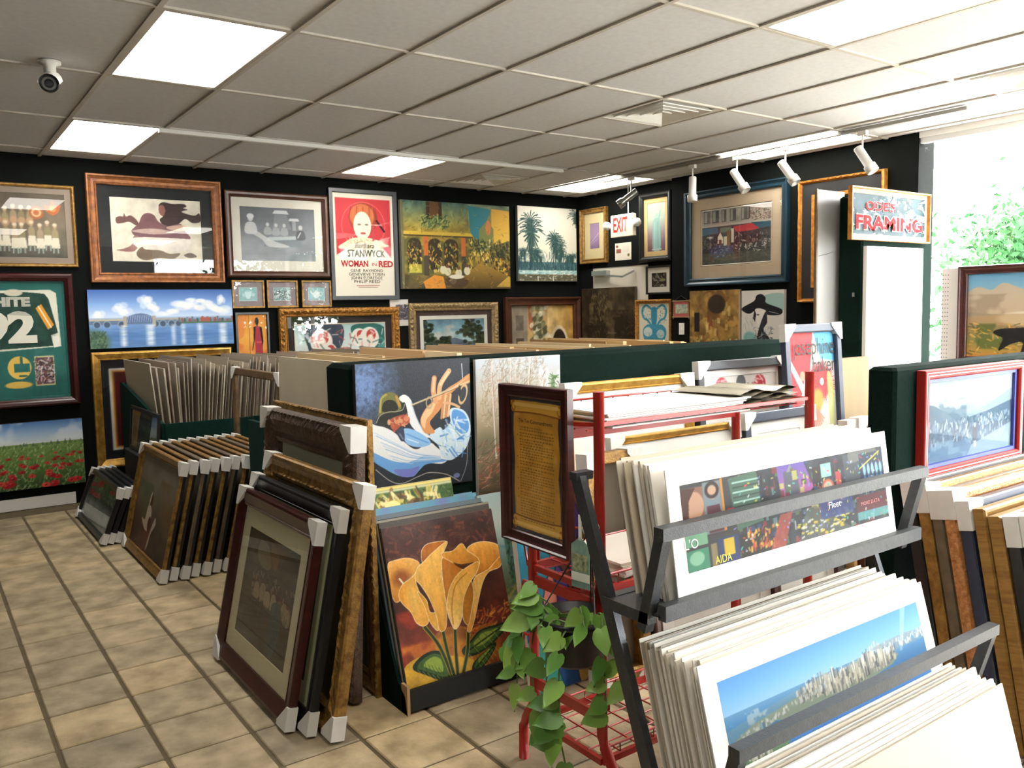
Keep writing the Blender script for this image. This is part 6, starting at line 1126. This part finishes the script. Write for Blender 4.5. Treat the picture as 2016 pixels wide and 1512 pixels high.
# ------------------------------------------------------------------ tall partition with the shop sign
t = thing('display_partition', 'tall dark green partition by the window carrying the framing sign', 'display divider', (0, 0, 0))
MB().bevbox(4.65, 5.60, -.40, -.21, 0, 2.33, .012).build('panel', M_GREEN, t)
for z in (2.06, 1.60): MB().box(4.642, 4.65, -.345, -.33, z, z + .03).build('shelf_pin', M_CHROME, t)
p = framed('shop_sign', 'framed picture framing sign with red lettering on the tall partition', 'sign', 1.05, .375, (4.985, -.403, 2.0), 0, 0, style='flat', fw=.012, D=.035, fm='copper', mats=[(.035, 'a89c7c')], art=a_sign(), glass='low')
SR = mat('sign_red', 'a4141e', .8, spec=.1); SW = mat('sign_outline', 'a08a88', .8, spec=.1)
for m_, b_, dy in ((SW, .011, 0), (SR, .004, -.0012)):
    lettering("ODE'S", .085, m_, p, -.13, -.0132 + dy + .003, .245, bold=b_ * .45, width=.38); lettering('FRAMING', .135, m_, p, .0, -.0132 + dy + .003, .125, bold=b_, width=.88)
framed('framed_print', 'pale print in a white frame below the framing sign', 'picture', .76, 1.16, (5.04, -.403, .80), 0, 0, style='flat', fw=.03, D=.03, fm='whitef', mats=[(.05, 'eceae6')], art=a_pale(), glass=True)
t = thing('backing_panel', 'grey panel with hanging wire behind the tall partition', 'panel', (4.56, -.17, 1.40), 0)
MB().box(-.13, .20, -.012, 0, 0, .975).build('sheet', mat('grey_sheet', '9a9a98', .3, var=.05, scale=2), t); MB().box(-.145, -.13, -.016, .004, -.005, .98).build('wood_edge', FM['taupe'], t); MB().tube([(-.11, -.016, .50), (-.02, -.02, .515), (.09, -.016, .545)], .002, 5).build('hanging_wire', M_CHROME, t)
framed('framed_print', 'plain brown frame on a ledge under the grey panel', 'picture', .40, .50, (4.33, -.10, .90), 0, 0, style='flat', fw=.03, D=.03, fm='copper', art=a_blank('8a9088'))
s = thing('ledge_stand', 'dark stand under the plain brown frame by the partition', 'stand', (4.33, -.10, 0)); MB().box(-.21, .21, -.10, .06, 0, .88).build('body', M_BLACKB, s); MB().box(-.22, .22, -.11, .07, .88, .898).build('top', M_BLACKB, s)
# pegboard with the dog painting
t = thing('pegboard_stand', 'white perforated pegboard panel standing by the window', 'display panel', (5.235, -1.06, 0), R90)
pb = MB().box(-.37, .37, -.02, 0, 0, 1.79); pb.build('pegboard', mat('pegboard_white', 'cdc8c4', .7), t)
h_ = MB()
for i in range(3):
    for j_ in range(24): h_.box(-.365 + i * .018, -.359 + i * .018, -.0206, -.0195, 1.05 + j_ * .03, 1.056 + j_ * .03)
o = h_.build('peg_holes', M_BLACKB, t); o['kind'] = 'stuff'
framed('framed_painting', 'painting of a black dog under a cloudy sky, dark mahogany frame', 'painting', .76, .70, (5.21, -1.205, 1.10), R90, 0, style='scoop', fw=.06, D=.045, fm='mahog', art=a_dog().ink(0.8), pm=CANVAS)

# ------------------------------------------------------------------ trees outside
M_FOL = [mat('foliage_a', '1d3818', .9, spec=.05, color2='3a5c2c', scale=1.2), mat('foliage_b', '24452a', .9, spec=.05, color2='3a6038', scale=1.2)]
BARK = mat('bark', '5a4a3a', .9, var=.2, scale=6)
def tree(label, x, y, R, zc, seed, n=5200):
    r = np.random.default_rng(seed); t = thing('tree', label, 'tree', (x, y, -.25), group='trees outside')
    MB().tube([(0, 0, 0), (.1, .05, zc * .5), (0, 0, zc + .3)], [.2, .15, .08], 10).build('trunk', BARK, t)
    cl = r.normal(size=(46, 3)); cl /= np.linalg.norm(cl, axis=1)[:, None]; cl *= (r.random((46, 1)) ** .4) * R * np.array([1, 1, .85])
    c = cl[r.integers(46, size=n)] + r.normal(size=(n, 3)) * R * .16 + np.array([0, 0, zc]); s = r.uniform(.05, .10, (n, 1)) * (1 if n > 9000 else 2) * (R / 3)
    a = r.normal(size=(n, 3)); a /= np.linalg.norm(a, axis=1)[:, None]; b = np.cross(a, r.normal(size=(n, 3))); b /= np.linalg.norm(b, axis=1)[:, None]
    P = np.stack([c - a * s, c + b * s * .5, c + a * s, c - b * s * .5], 1).reshape(-1, 3)
    me = bpy.data.meshes.new('foliage'); me.vertices.add(n * 4); me.vertices.foreach_set('co', P.astype(np.float32).ravel()); me.loops.add(n * 4); me.loops.foreach_set('vertex_index', np.arange(n * 4, dtype=np.int32)); me.polygons.add(n); me.polygons.foreach_set('loop_start', np.arange(0, n * 4, 4, dtype=np.int32)); me.polygons.foreach_set('loop_total', np.full(n, 4, np.int32)); me.update(calc_edges=True)
    o = obj('foliage', me, M_FOL[seed % 2], t); o['kind'] = 'stuff'
tree('leafy green tree outside the right window', 13.5, .75, 2.4, 1.8, 1, 42000)
tree('leafy tree outside, partly hidden by the window edge', 13.0, -6.8, 2.6, 2.6, 2)
tree('round tree across the street from the front window', 3.0, -17, 2.8, 2.6, 3); tree('broad tree across the street, right of the front window', 10.5, -20, 3.0, 2.6, 4); tree('tall tree across the street at the left', -5.5, -18, 3.0, 3.0, 5); tree('tree far along the street', 18.5, -13, 2.8, 2.6, 6)
